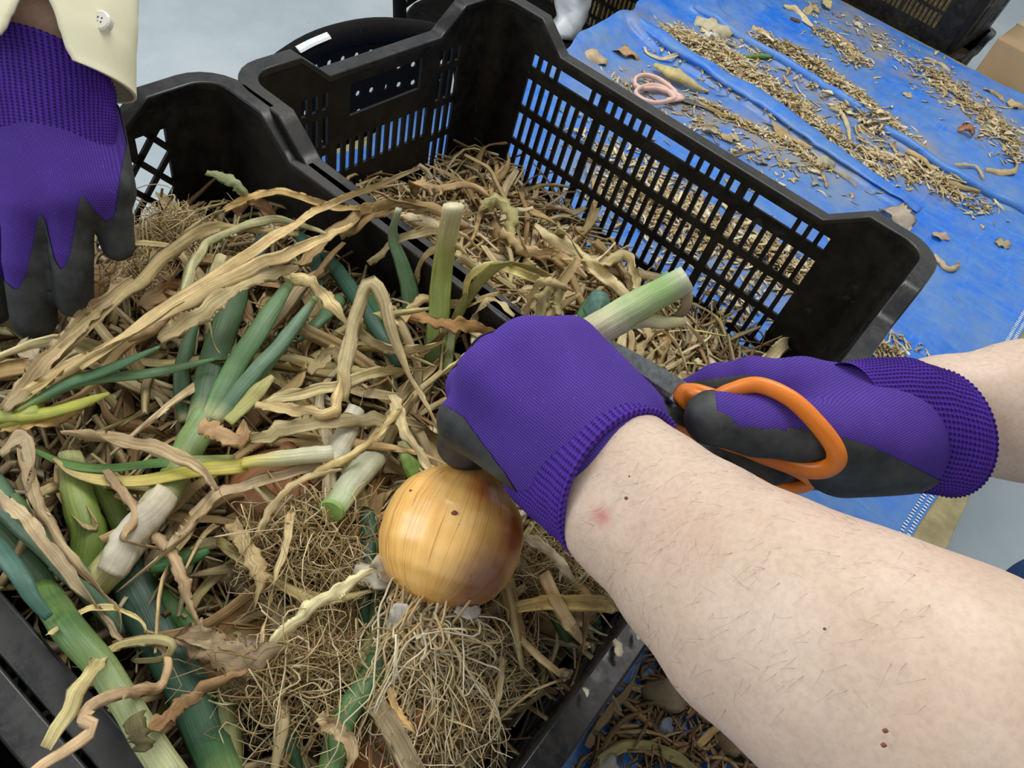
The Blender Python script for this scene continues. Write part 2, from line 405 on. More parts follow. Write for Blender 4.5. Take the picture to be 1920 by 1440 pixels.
def bulb_mat():
    m, nt, b = mat('onion_skin', rough=.3, spec=.5); col = attr(nt, 'Col'); lc = attr(nt, 'lc', 'Vector')
    n = noise(nt, scaled(nt, lc, (2.2, .5, 1)), 1., 3, .5); nf = noise(nt, scaled(nt, lc, (5.5, .22, 1)), 1., 2, .5); ng = noise(nt, scaled(nt, lc, (40, 1.0, 1)), 1., 3, .6); nb = noise(nt, coords(nt), 45, 5, .65); ns = noise(nt, coords(nt), 260, 2, .5)
    c = mix(nt, col, ramp(nt, n.outputs[0], [(.3, (.80, .70, .55, 1)), (.6, (1.04, 1.06, 1.1, 1))]), .8, 'MULTIPLY')
    c = mix(nt, c, ramp(nt, nf.outputs[0], [(.478, (1, 1, 1, 1)), (.496, (.55, .40, .26, 1)), (.515, (1, 1, 1, 1))]), .75, 'MULTIPLY')
    c = mix(nt, c, ramp(nt, ng.outputs[0], [(.35, (.86, .80, .68, 1)), (.6, (1.03, 1.03, 1.03, 1))]), .6, 'MULTIPLY')
    c = mix(nt, c, ramp(nt, nb.outputs[0], [(.3, (.86, .72, .52, 1)), (.6, (1.05, 1.05, 1.08, 1))]), .6, 'MULTIPLY')
    c = mix(nt, c, S(92, 48, 26), ramp(nt, ns.outputs[0], [(.74, 0.), (.8, .8)]))
    nt.links.new(c, b.inputs['Base Color']); b.inputs['Coat Weight'].default_value = .25; b.inputs['Coat Roughness'].default_value = .18
    b.inputs['Subsurface Weight'].default_value = .08; b.inputs['Subsurface Radius'].default_value = (.01, .004, .001)
    bump(nt, ng.outputs[0], b, .25, .0005); return m
M_BULB = bulb_mat()
M_FLAKE = leaf_mat('papery_skin', rough=.5, streak=.2, trans=.3, objvar=False)

# ------------------------------------------------------------------ setting: floor, table, tarp
FLOORZ = -0.62
def grid(x0, x1, nx, y0, y1, ny, zf):
    X, Y = np.meshgrid(np.linspace(x0, x1, nx+1), np.linspace(y0, y1, ny+1)); Z = zf(X, Y)
    v = np.stack([X, Y, Z], -1).reshape(-1, 3); i = np.arange(ny)[:, None]*(nx+1)+np.arange(nx)[None, :]
    f = np.stack([i, i+1, i+nx+2, i+nx+1], -1).reshape(-1, 4); return v, f
v, f = grid(-5, 5, 2, -4, 7, 2, lambda X, Y: X*0+FLOORZ)
tag(mk('floor', v, f, M_FLOOR, smooth=False), kind='structure', label='pale grey concrete floor of the packing shed')

tb = empty('work_table', (0.27, 0.1, FLOORZ), 'long plywood work table spread with the blue tarp', 'table')
m = MB(); m.box((-.205, -1.3, -.022), (.742, 1.475, -.006)); bevel(m.build('table_top', M_PLY, tb, False), .001)
for x in (-.15, .67):
    for y in (-1.2, .1, 1.38):
        m = MB(); m.box((x-.022, y-.022, FLOORZ), (x+.022, y+.022, -.022)); bevel(m.build('leg', M_PLY, tb, False), .002)
for y in (-1.2, .1, 1.38):
    m = MB(); m.box((-.17, y-.018, -.10), (.69, y+.018, -.0225)); bevel(m.build('crossbar', M_PLY, tb, False), .002)

# folds of the tarp: polylines on the table
FOLD1 = np.array([at(*p, 0)[:2] for p in ((1192, 58), (1290, 118), (1380, 172), (1480, 235), (1600, 322), (1720, 400), (1860, 500))])
FOLD2 = np.array([at(*p, 0)[:2] for p in ((1300, 22), (1400, 84), (1480, 130), (1560, 182), (1700, 275), (1800, 340), (1960, 425))])
FOLD3 = np.array([at(*p, 0)[:2] for p in ((1540, 395), (1680, 590), (1740, 690))])
def dseg(X, Y, P):
    D = np.full(X.shape, 9.); Tt = np.zeros(X.shape); L = 0
    tot = np.linalg.norm(np.diff(P, axis=0), axis=1).sum()
    for a, b in zip(P[:-1], P[1:]):
        d = b-a; l = np.linalg.norm(d); t = np.clip(((X-a[0])*d[0]+(Y-a[1])*d[1])/(l*l), 0, 1)
        q = np.hypot(X-a[0]-t*d[0], Y-a[1]-t*d[1]); k = q < D; D = np.where(k, q, D); Tt = np.where(k, (L+t*l)/tot, Tt); L += l
    return D, Tt
def vnoise(X, Y, s, seed):
    rg = np.random.default_rng(seed); G = rg.normal(0, 1, (64, 64)); x = X*s; y = Y*s
    i = np.floor(x).astype(int); j = np.floor(y).astype(int); a = x-i; b = y-j; a = a*a*(3-2*a); b = b*b*(3-2*b)
    g = lambda p, q: G[p % 64, q % 64]
    return (g(i, j)*(1-a)+g(i+1, j)*a)*(1-b)+(g(i, j+1)*(1-a)+g(i+1, j+1)*a)*b
def bumpf(D, r, hgt): return hgt*np.sqrt(np.clip(1-(D/r)**2, 0, 1))
def tarp_z(X, Y):
    z = .0016*vnoise(X, Y, 18, 1)+.0012*vnoise(X, Y, 45, 2)
    far = np.clip((Y-.05)/.15, 0, 1)
    z = z*far-.003*(1-far)
    D, t = dseg(X, Y, FOLD1); z = z+bumpf(D, .030, np.interp(t, [0, .4, .75, 1], [.012, .010, .007, .001]))
    D, t = dseg(X, Y, FOLD2); z = z+bumpf(D, .014, .006)
    D, t = dseg(X, Y, FOLD3); z = z+bumpf(D, .03, .004)
    D, t = dseg(X, Y, np.array([at(1590, 560, 0)[:2], at(1725, 660, 0)[:2], at(1850, 740, 0)[:2]])); z = z-.004*np.exp(-(D/.003)**2)
    e = np.clip((X-.716)/.02, 0, 1)
    return np.maximum(z, -.0045)
nx, ny = 230, 460
X, Y = np.meshgrid(np.linspace(0, 1, nx+1), np.concatenate([np.linspace(-1.28, .3, 121), np.linspace(.3, 1.468, 341)[1:]]))
xl = -.205-.012*vnoise(Y, Y*0, 6, 5)+.01*vnoise(Y, Y*0, 14, 6); xr = .708+.003*vnoise(Y, Y*0, 5, 8)
XX = xl+(xr-xl)*X; ZZ = tarp_z(XX, Y)
far = np.clip((Y-.05)/.2, 0, 1)
ZZ += .012*far*np.exp(-(X/.06)**2)*(.6+vnoise(Y, Y*0, 7, 9))
ZZ -= .05*np.clip((Y-1.45)/.02, 0, 1)**2*.3
v = np.stack([XX, Y, ZZ], -1).reshape(-1, 3); i = np.arange(ny)[:, None]*(nx+1)+np.arange(nx)[None, :]
f = np.stack([i, i+1, i+nx+2, i+nx+1], -1).reshape(-1, 4)
HEAPS = [np.array([at(*p, 0)[:2] for p in q]) for q in (((1250, 70), (1330, 105), (1400, 160), (1480, 205), (1560, 262), (1660, 320)), ((1420, 82), (1490, 112), (1545, 150), (1600, 195), (1650, 240), (1760, 330)), ((1740, 130), (1780, 170), (1830, 205), (1880, 245)), ((1150, 150), (1300, 190), (1420, 248), (1540, 320)), ((1180, 350), (1340, 440), (1510, 520)), ((1580, 20), (1680, 110)))]
dirt = np.zeros(XX.shape)
for q in HEAPS:
    D, t = dseg(XX, Y, q); dirt = np.maximum(dirt, np.exp(-(D/.085)**2))
dirt = np.clip(dirt*(.75+.45*vnoise(XX, Y, 22, 31)), 0, 1).reshape(-1)
tarp = tag(mk('tarp', v, f, M_TARP, None, True, np.stack([dirt]*3, -1)), 'blue woven plastic tarp spread over the work table in rolled folds', 'tarp')
for P_, wa_, wb_ in ((FOLD1[:6], [(0, .012), (.12, .022), (.6, .027), (1, .014)], [(0, .014), (.3, .009), (.8, .006), (1, .001)]), (FOLD2, [(0, .010), (.2, .0085), (1, .0085)], [(0, .010), (1, .0085)])):
    C_ = catmull(np.c_[P_, np.zeros(len(P_))], 60); C_[:, 2] = tarp_z(C_[:, 0], C_[:, 1])+.003
    v, f, c, l = tube(C_, wa_, wb_, 16, 120, .0, .12, 3, crum=.02); mk('rolled_fold', v, f, M_TARP, tarp, True, np.zeros((len(v), 3)))
mh = MB(); yy = -1.2
while yy < 1.45:      # white stitching of the hem
    xr_ = .708+.003*float(vnoise(np.array([yy]), np.array([0.]), 5, 8)[0])
    z_ = float(tarp_z(np.array([xr_-.006]), np.array([yy]))[0])+.0012
    for xo in (-.004, -.012):
        mh.box((xr_+xo-.0035+.001*random.random(), yy, z_-.0008), (xr_+xo+.0015, yy+.0022, z_+.0006))
    yy += .0055
mh.build('hem_stitching', M_THREAD, tarp, False)

# ------------------------------------------------------------------ crates
TAP = .012; RC = .026
def crate(name, label, loc, rz, L, Wd, H, style, m_wall, m_rim, dip=.027, group=None, flange=.012):
    T = empty(name, loc, label, 'crate', group); T.rotation_euler = (0, 0, rz)
    th = .0032
    def pos(side, s, z, off):
        ins = TAP*(1-z/H)-off
        if side == 0: return (s, -ins, z)
        if side == 2: return (s, -Wd+ins, z)
        if side == 1: return (ins, s, z)
        return (L-ins, s, z)
    def rz_(side, s):
        lo, hi = (0, L) if side in (0, 2) else (-Wd, 0)
        d = min(s-lo, hi-s); return H-dip*np.clip((d-.062)/.034, 0, 1)
    for side in range(4):
        lo, hi = (RC, L-RC) if side in (0, 2) else (-Wd+RC, -RC)
        holes = []; bars = []
        n = hi-lo; z0 = .028
        if style == 'slots':
            rows = [(.119, .153), (.161, .195), (.204, .237)]; rows = rows+[(.036, .070), (.077, .111)]
            if side in (0, 2):
                p = .01245; xs = []; x = .0625
                for k, c in enumerate((8, 14, 8)):
                    xs += [x+i*p for i in range(c)]; x += c*p+.0045
                for r in rows: holes += [(a, a+.0076, *r) for a in xs]
                top = (.251, .2655)
                for a in range(30):
                    if a in (3, 13, 23): holes.append((xs[a], xs[a+3]+.0076, *top))
                    elif a in range(3, 7) or a in range(13, 17) or a in range(23, 27): continue
                    else: holes.append((xs[a], xs[a]+.0076, *top))
            else:
                c = -Wd/2; holes.append((c-.050, c+.050, .228, .262))
                for sg in (-1, 1):
                    for k in range(3):
                        a = c+sg*(.082+.0125*k)-.0036
                        for r in rows: holes.append((a, a+.0072, *r))
                        holes.append((a, a+.0072, .245, .262))
                for k in range(11):
                    a = c+(k-5)*.0125-.0036
                    for r in rows[:2]+rows[3:]:
                        if r == rows[0] and False: continue
                        holes.append((a, a+.0072, *((.166, .202) if r == rows[1] else r))) if r in (rows[1],) else None
        else:
            wins = []
            if side in (0, 2):
                for k in range(4):
                    a = .06+k*(L-.12)/4+.008; wins.append((a, a+(L-.12)/4-.016, .045, .225))
            else:
                for k in range(2):
                    a = -Wd+.045+k*(Wd-.09)/2+.006; wins.append((a, a+(Wd-.09)/2-.012, .045, .256))
                wins += [(-Wd+.051, -Wd+.078, .256, .274), (-.078, -.051, .256, .274)]
            holes = wins
        zs = sorted({0., *[round(q, 5) for h in holes for q in h[2:]]}); zs = zs+[9.]
        ss = sorted({lo, hi, *[round(q, 5) for h in holes for q in h[:2]], *[q for q in (lo+.062-RC, lo+.096-RC, hi-.062+RC, hi-.096+RC)]})
        ss = [q for i, q in enumerate(ss) if i == 0 or q-ss[i-1] > 1e-5]
        solid = np.ones((len(ss)-1, len(zs)-1), bool)
        for a in range(len(ss)-1):
            sc = (ss[a]+ss[a+1])/2
            for b in range(len(zs)-2):
                zc = (zs[b]+zs[b+1])/2
                solid[a, b] = not any(h[0] < sc < h[1] and h[2] < zc < h[3] for h in holes)
        V = []; key = {}; Fc = []
        def vid(a, b, k):
            if (a, b, k) not in key:
                z = rz_(side, ss[a])-.001 if b == len(zs)-1 else zs[b]
                key[(a, b, k)] = len(V); V.append(pos(side, ss[a], z, 0 if k == 0 else -th))
            return key[(a, b, k)]
        flip = side in (0, 3)
        for a in range(len(ss)-1):
            for b in range(len(zs)-1):
                if not solid[a, b]: continue
                q = [(a, b), (a+1, b), (a+1, b+1), (a, b+1)]
                o = [vid(*p, 0) for p in q]; i_ = [vid(*p, 1) for p in q][::-1]
                Fc += [o[::-1] if side in (0, 1) else o, i_[::-1] if side in (0, 1) else i_]
                for (da, db, e) in ((0, -1, (0, 1)), (1, 0, (1, 2)), (0, 1, (2, 3)), (-1, 0, (3, 0))):
                    a2, b2 = a+da, b+db
                    if 0 <= a2 < solid.shape[0] and 0 <= b2 < solid.shape[1] and solid[a2, b2]: continue
                    p0, p1 = q[e[0]], q[e[1]]; Fc.append([vid(*p0, 1), vid(*p1, 1), vid(*p1, 0), vid(*p0, 0)])
        mb = MB(); mb.add(V, Fc)
        if style != 'slots':     # diagonal lattice bars in the windows
            for (a, b, c, d) in holes:
                sl = 1.15; step = .030
                for sg in (1, -1):
                    k = -40
                    while k < 40:
                        kk = k
                        # line z = c + sg*sl*(s-a) + k*step*sl, clipped to the window
                        s0, s1 = a, b; zl = lambda s: .045+sg*sl*(s-lo)+kk*step*sl
                        # clip in z
                        q0 = (c-zl(0))/(sg*sl); q1 = (d-zl(0))/(sg*sl)
                        u0, u1 = max(a, min(q0, q1)), min(b, max(q0, q1)); k += 1
                        if u1-u0 < .004: continue
                        P0 = np.array([u0, zl(u0)]); P1 = np.array([u1, zl(u1)]); D = P1-P0; D /= np.linalg.norm(D); P0 = P0-D*.002; P1 = P1+D*.002
                        nn = np.array([-D[1], D[0]])*.0026; q = [P0-nn, P1-nn, P1+nn, P0+nn]
                        vv = [pos(side, p[0], p[1], -.0006) for p in q]+[pos(side, p[0], p[1], -.0030) for p in q]
                        mb.add(vv, [(0, 1, 2, 3), (7, 6, 5, 4), (0, 4, 5, 1), (1, 5, 6, 2), (2, 6, 7, 3), (3, 7, 4, 0)])
        mb.build('wall_panel', m_wall, T, False, local=True)
    # corner posts
    cs = [((L-RC, -RC), 0), ((RC, -RC), 90), ((RC, -Wd+RC), 180), ((L-RC, -Wd+RC), 270)]
    for (cx, cy), a0 in cs:
        V = []; Fc = []
        for k in range(13):
            a = math.radians(a0+90*k/12)
            for z, ins in ((0, TAP), (H, 0)):
                # the tapered centre follows the inset
                sx = 1 if cx > L/2 else -1; sy = 1 if cy > -Wd/2 else -1
                for off in (0, -th):
                    V.append((cx-sx*ins+(RC+off)*math.cos(a), cy-sy*ins+(RC+off)*math.sin(a), z if z == 0 else H-.001))
        for k in range(12):
            b = k*4; c = b+4
            Fc += [(b, c, c+2, b+2), (b+1, b+3, c+3, c+1), (b+2, c+2, c+3, b+3), (b, b+1, c+1, c)]
        mk('corner_post', V, Fc, m_wall, T, False, local=True)
    # rim
    path = []
    def side_pts(side, rev):
        lo, hi = (RC, L-RC) if side in (0, 2) else (-Wd+RC, -RC)
        q = [lo, lo+.062-RC, lo+.070-RC, lo+.088-RC, lo+.096-RC]+list(np.linspace(lo+.12, hi-.12, 5))+[hi-.096+RC, hi-.088+RC, hi-.070+RC, hi-.062+RC, hi]
        q = q[::-1] if rev else q
        nrm_ = {0: (0, 1), 1: (-1, 0), 2: (0, -1), 3: (1, 0)}[side]
        return [((pos(side, s, H, 0)[0], pos(side, s, H, 0)[1], rz_(side, s)), nrm_) for s in q]
    def arc(cx, cy, a0): return [((cx+RC*math.cos(math.radians(a0+90*k/6)), cy+RC*math.sin(math.radians(a0+90*k/6)), H), (math.cos(math.radians(a0+90*k/6)), math.sin(math.radians(a0+90*k/6)))) for k in range(1, 6)]
    path = arc(*cs[0][0], 0)+side_pts(0, True)+arc(*cs[1][0], 90)+side_pts(1, True)+arc(*cs[2][0], 180)+side_pts(2, False)+arc(*cs[3][0], 270)+side_pts(3, False)
    fl = flange
    q_ = .0018
    prof = [(-.0045, -.006), (-.0045, -q_)]+[(-.0045+q_-q_*math.cos(k*math.pi/8), -q_+q_*math.sin(k*math.pi/8)) for k in range(1, 5)]+[(fl-q_+q_*math.sin(k*math.pi/8), -q_+q_*math.cos(k*math.pi/8)) for k in range(0, 5)]+[(fl, -.013), (fl-.0025, -.013), (fl-.0025, -.0045), (-.0035, -.0065)]
    V = []; Fc = []; n = len(prof); m_ = len(path)
    for (p, nn) in path:
        for o, dz in prof: V.append((p[0]+nn[0]*o, p[1]+nn[1]*o, p[2]+dz))
    for a in range(m_):
        b = (a+1) % m_
        for j in range(n):
            k = (j+1) % n; Fc.append((a*n+j, a*n+k, b*n+k, b*n+j))
    ro = mk('rim', V, Fc, m_rim, T, True, local=True); ro.data.set_sharp_from_angle(angle=math.radians(40)); wn = ro.modifiers.new('weighted', 'WEIGHTED_NORMAL'); wn.keep_sharp = True
    mb = MB(); mb.box((TAP+.003, -Wd+TAP+.003, .0), (L-TAP-.003, -TAP-.003, .004)); mb.build('base', m_wall, T, False, local=True)
    return T
CL, CW, CH = .52, .344, .305
AX, AY, ATH = -.011, -.358, .022
crateB = crate('slotted_crate', 'black crate with upright slots standing open beside the tarp scraps, half full of dry tops', (0, 0, 0), 0, CL, CW, CH, 'slots', M_CRATE, M_RIM)
crateA = crate('lattice_crate', 'black lattice-sided crate heaped with untrimmed onions under the gloved hands', (AX, AY-.004, 0), ATH, CL, CW, CH, 'lattice', M_CRATE2, M_RIM)
crateC = crate('lattice_crate', 'black lattice-sided crate rim at the lower left corner, nearest the viewer', (AX+.012, AY-CW-.030, 0), ATH, CL, CW, CH, 'lattice', M_CRATE2, M_RIM)

# ------------------------------------------------------------------ heights of what fills the crates
_c, _s = math.cos(ATH), math.sin(ATH)
def toA(x, y): dx, dy = x-AX, y-AY; return dx*_c+dy*_s, -dx*_s+dy*_c
def hfield(x, y):
    a, b = toA(x, y)
    if .012 < a < CL-.012 and -CW+.012 < b < -.012:
        h = .222+.040*math.exp(-((a-.24)/.19)**2-((b+.17)/.16)**2)
        h -= .045*max(0, 1-a/.09)+.02*max(0, (a-.40)/.12)
        h += .022*math.exp(-((a-.46)/.08)**2-((b+.26)/.12)**2)
        return h+.007*math.sin(31*a+3)*math.sin(27*b+1)
    if .012 < x < CL-.012 and -CW+.012 < y < -.012:
        h = .118+.055*math.exp(-((y+CW)/.11)**2)+.012*math.exp(-((x-.1)/.1)**2)
        return h+.006*math.sin(37*x)*math.sin(29*y+2)
    if -.01 < x < CL+.012 and -.372 < y < -.330: return .283
    if -.01 < a < CL+.02 and -CW-.045 < b < -CW+.02: return .283
    if -.2 < x < .72 and -1.3 < y < 1.46: return .0
    return FLOORZ
def surf(u, v, off=.01):
    w = CD+CR*(u-960)/F-CU*(v-720)/F
    t = .24
    while t < 2.3:
        p = CP+w*t
        if p[2] < hfield(p[0], p[1])+off: return p
        t += .004
    return CP+w*t

# ------------------------------------------------------------------ chairs, far crates and boxes
def chair(name, label, loc, rz, seat=True):
    """loc: centre of the seat on the floor; the chair faces local +x"""
    T = empty(name, loc, label, 'chair', 'black chairs beside the table'); T.rotation_euler = (0, 0, rz)
    # curved perforated backrest: y along the width, bow towards -x
    def bp(y, z): return np.array([-.205+(y/.2)**2*.04-.05*(z-.45)/.33, y, z-.04])
    mb = MB(); ys = np.linspace(-.18, .18, 16); zs = np.linspace(.50, .772, 11); th = .004
    for a in range(15):
        for b in range(10):
            y0, y1, z0, z1 = ys[a], ys[a+1], zs[b], zs[b+1]; yc, zc = (y0+y1)/2, (z0+z1)/2
            outer = [(y1, zc), (y1, z1), (yc, z1), (y0, z1), (y0, zc), (y0, z0), (yc, z0), (y1, z0)]
            hole = [(yc+.0048*math.cos(k*math.pi/4), zc+.0048*math.sin(k*math.pi/4)) for k in range(8)]
            v = [bp(*p) for p in outer]+[bp(*p) for p in hole]+[bp(*p)-np.array([th, 0, 0]) for p in outer]+[bp(*p)-np.array([th, 0, 0]) for p in hole]
            f = []
            for k in range(8):
                q = (k+1) % 8; f += [(k, q, 8+q, 8+k), (16+q, 16+k, 24+k, 24+q), (8+k, 8+q, 24+q, 24+k)]
            mb.add(v, f)
    mb.build('backrest', M_BLACKM, T, False, local=True)
    P = [bp(-.205, .47), bp(-.208, .60), bp(-.2, .72), bp(-.17, .765), bp(-.08, .785), bp(0, .79), bp(.08, .785), bp(.17, .765), bp(.2, .72), bp(.208, .60), bp(.205, .47)]
    v, f, c, l = tube(P, .017, .013, 10, 60, up=(1, 0, 0)); fr = mk('back_frame', v, f, M_BLACKM, T, local=True)
    v, f, c, l = tube([bp(-.085, .7845)+[.006, 0, .0125], bp(-.06, .787)+[.006, 0, .0125], bp(-.03, .789)+[.006, 0, .0125]], .0065, .0015, 6, 8, up=(.4, 0, 1)); mk('sticker', v, f, M_STICK, fr, False, local=True)
    # seat pad
    n = 32; V = []; Fc = []
    prof = [(.90, .425), (1.0, .432), (1.01, .445), (.97, .458), (.8, .463), (.4, .460), (0.02, .458)]
    for (r, z) in prof:
        for k in range(n):
            a = 2*math.pi*k/n; e = 4.0; cc, ss = math.cos(a), math.sin(a)
            s_ = (abs(cc)**e+abs(ss)**e)**(-1/e); V.append((.21*r*cc*s_, .215*r*ss*s_, z))
    for i in range(len(prof)-1):
        for k in range(n): q = (k+1) % n; Fc.append((i*n+k, i*n+q, (i+1)*n+q, (i+1)*n+k))
    Fc.append([k for k in range(n)][::-1]); Fc.append([(len(prof)-1)*n+k for k in range(n)])
    mk('seat', V, Fc, M_BLACKM, T, local=True)
    for sx in (-1, 1):
        for sy in (-1, 1):
            top = (.17*sx, .19*sy, .43); bot = (.22*sx, .215*sy, .0)
            P = [top, (.2*sx, .205*sy, .2), bot] if sx > 0 else [bp(.205*sy, .50), (-.19, .2*sy, .40), (-.21, .21*sy, .2), bot]
            v, f, c, l = tube(P, .0105, None, 8, 14, up=(0, 1, 0)); mk('leg', v, f, M_BLACKM, T, local=True)
    return T
chair('chair', 'black chair with perforated backrest and white sticker tucked behind the slotted crate', (.005, -.005, FLOORZ), -.06)
chair('chair', 'black chair with smooth seat beyond the far corner of the slotted crate', (-.50, .79, FLOORZ), .0)
M_MASS0 = simple('packed_straw', S(186, 160, 104), .9, .3, 160)
for (x, y, r, tx) in ((-.765, 1.375, 0., 'beyond the black chair'), (-.19, 1.865, -.06, 'by the cardboard boxes')):
    for k, lv in enumerate(('bottom', 'middle', 'top')):
        ct = crate('slotted_crate', '%s black crate of the stack %s' % (lv, tx), (x, y, FLOORZ+.003+k*.302), r, CL, CW, CH, 'slots', M_CRATE, M_RIM, group='filled crates behind the table')
        mp = MB(); mp.box((.02, -CW+.02, .005), (CL-.02, -.02, .24)); o_ = mp.build('packed_tops', M_MASS0, ct, False, local=True); o_['kind'] = 'stuff'
def carton(name, label, lo, hi, rz=0.):
    c = ((lo[0]+hi[0])/2, (lo[1]+hi[1])/2, lo[2]); T = empty(name, c, label, 'box', 'cardboard boxes behind the table'); T.rotation_euler = (0, 0, rz)
    w, d, h = (hi[0]-lo[0])/2, (hi[1]-lo[1])/2, hi[2]-lo[2]
    m = MB(); m.box((-w, -d, 0), (w, d, h)); bevel(m.build('carton', M_CARD, T, False, local=True), .003)
    m = MB(); m.box((-w-.001, -.025, h-.06), (w+.001, .025, h+.0012)); m.build('tape', M_TAPE, T, False, local=True)
    m = MB(); m.box((-w+.004, -d-.0035, h*.62), (w-.004, -d-.0005, h-.004)); m.build('flap', M_CARD, T, False, local=True)
    return T
carton('cardboard_box', 'brown cardboard box beside the stacked black crates', (.375, 1.53, FLOORZ), (.585, 1.9, .06), -.05)
carton('cardboard_box', 'plain brown cardboard box at the right of the blue post', (.66, 1.56, FLOORZ), (1.1, 1.95, -.02), -.05)
m = MB(); m.box((.603, 1.62, FLOORZ), (.640, 1.66, .5)); tag(bevel(m.build('steel_post', M_NAVY, None, False), .003), 'dark blue steel post between the two cardboard boxes', 'post')
# white plastic bag behind the black chair
v, f, c, l = tube([(-.425, .885, -.155), (-.425, .89, -.11), (-.43, .90, -.05), (-.44, .915, .01), (-.45, .93, .05)], [(0, .040), (.5, .050), (1, .03)], [(0, .03), (.5, .035), (1, .012)], 14, 18, .5, .1, 5, crum=.16)
tag(mk('plastic_bag', v, f, M_WHITE), 'crumpled white plastic bag standing on the smooth black seat', 'bag')

# ------------------------------------------------------------------ plants
STRAW = [S(222, 202, 154), S(208, 184, 134), S(232, 216, 178), S(190, 162, 112), S(214, 192, 150), S(202, 186, 128), S(172, 140, 96), S(218, 206, 158), S(146, 114, 78)]
GRN = S(112, 148, 100); TEAL = S(106, 138, 108); LIME = S(184, 188, 112); PALE = S(206, 208, 150); YEL = S(206, 188, 88); WHT = S(226, 222, 190); OLIVE = S(128, 140, 70); DGRN = S(86, 118, 80); MID = S(96, 136, 70)
def drape(pts, off=.012):
    out = []
    for k, p in enumerate(pts):
        if len(p) == 3: out.append(surf(p[0], p[1], p[2]))
        else: out.append(surf(p[0], p[1], off))
    return out
def pxw(w, P): return w*float(np.mean([topx(p)[2] for p in P]))/F
def vary(c, s, rg):
    k = 1+rg.normal(0, s); return tuple(np.clip(np.array(c[:3])*k, 0, 1))
_seed = [100]
def nxt(): _seed[0] += 1; return _seed[0]
def trace_dry(pts, w, label, col=None, off=.014, tw=1.2, name='dry_onion_leaf', parent=None, group=None, thick=.07, tip=.35, N=34, crum=.16):
    sd = nxt(); rg = np.random.default_rng(sd); P = np.array(drape(pts, off)); hw = pxw(w, P)/2
    c = S(*col) if col else STRAW[rg.integers(0, len(STRAW))]
    c = tuple(min(.92, q*1.22+.012) for q in c[:3])
    stops = [(0, vary(c, .08, rg)), (.3, vary(c, .12, rg)), (.6, vary(c, .12, rg)), (1, vary(c, .15, rg))]
    v, f, cc, l = tube(P, [(0, hw*.75), (.15, hw), (.7, hw*.9), (1, hw*tip)], [(0, hw*thick*1.5), (.5, hw*thick), (1, hw*thick*.8)], 8, N, tw, .45, sd, col=stops, crum=crum, cup=.75)
    if parent is not None: return mk('dry_leaf', v, f, M_DRY, parent, True, cc, l)
    return tag(mk(name, v, f, M_DRY, None, True, cc, l, origin=P[0]), label, 'leaf', group)
def leaf_part(name, pts, w, stops, parent, off=.014, round_=.55, mat_=None, tip=.3, N=26, tw=.4, crum=.03, n=10):
    sd = nxt(); P = np.array(drape(pts, off)); hw = pxw(w, P)/2
    if not isinstance(stops, list): stops = [(0, stops), (1, stops)]
    v, f, cc, l = tube(P, [(0, hw*.9), (.2, hw), (.7, hw*.9), (1, hw*tip)], [(0, hw*round_), (.7, hw*round_*.9), (1, hw*tip*.5)], n, N, tw, .1, sd, col=stops, crum=crum)
    return mk(name, v, f, mat_ or M_GREEN, parent, True, cc, l)
def bulb_geo(c, axis, R, H2, col, seed=0, n=64, rings=34, patch=None):
    """onion bulb: lathe around axis (root end at -axis), slightly lobed"""
    axis = nrm(axis); a1 = nrm(CD-axis*(CD@axis)); a2 = np.cross(axis, a1); rg = np.random.default_rng(seed)
    prof = [(-1.0, .10), (-.99, .22), (-.94, .42), (-.82, .66), (-.62, .85), (-.35, .965), (-.05, 1.0), (.25, .965), (.5, .86), (.7, .68), (.86, .46), (.98, .28), (1.12, .17), (1.3, .13)]
    h = np.interp(np.linspace(0, 1, rings), np.linspace(0, 1, len(prof)), [p[0] for p in prof]); r = np.interp(np.linspace(0, 1, rings), np.linspace(0, 1, len(prof)), [p[1] for p in prof])
    ph = rg.uniform(0, 6.28, 4); V = []; C = []; L = []
    for i in range(rings):
        for k in range(n):
            a = 2*math.pi*k/n; lob = 1+.012*math.sin(3*a+ph[0])+.008*math.sin(5*a+ph[1])+.004*math.sin(11*a+ph[2])
            V.append(c+axis*h[i]*H2+(a1*math.cos(a)+a2*math.sin(a))*r[i]*R*lob)
            t = (h[i]+1)/2; b = np.array(col[:3])
            b = b*(1-.25*max(0, t-.75)*2)
            b = b*(np.array([1, .78, .55])*.5+.5 if h[i] < -.93 else 1)
            C.append(b); L.append((a, h[i], seed*.37))
    F_ = [(i*n+k, i*n+(k+1) % n, (i+1)*n+(k+1) % n, (i+1)*n+k) for i in range(rings-1) for k in range(n)]
    F_.append(tuple(range(n))[::-1]); F_.append(tuple((rings-1)*n+k for k in range(n)))
    V = np.array(V); C = np.array(C)
    if patch is not None:
        for (pc, pr, pcol) in patch:
            w = np.clip(1.6-1.6*np.linalg.norm(V-pc, axis=1)/pr, 0, 1)[:, None]; C = C*(1-w)+np.array(pcol[:3])*w
    return V, F_, C, np.array(L)
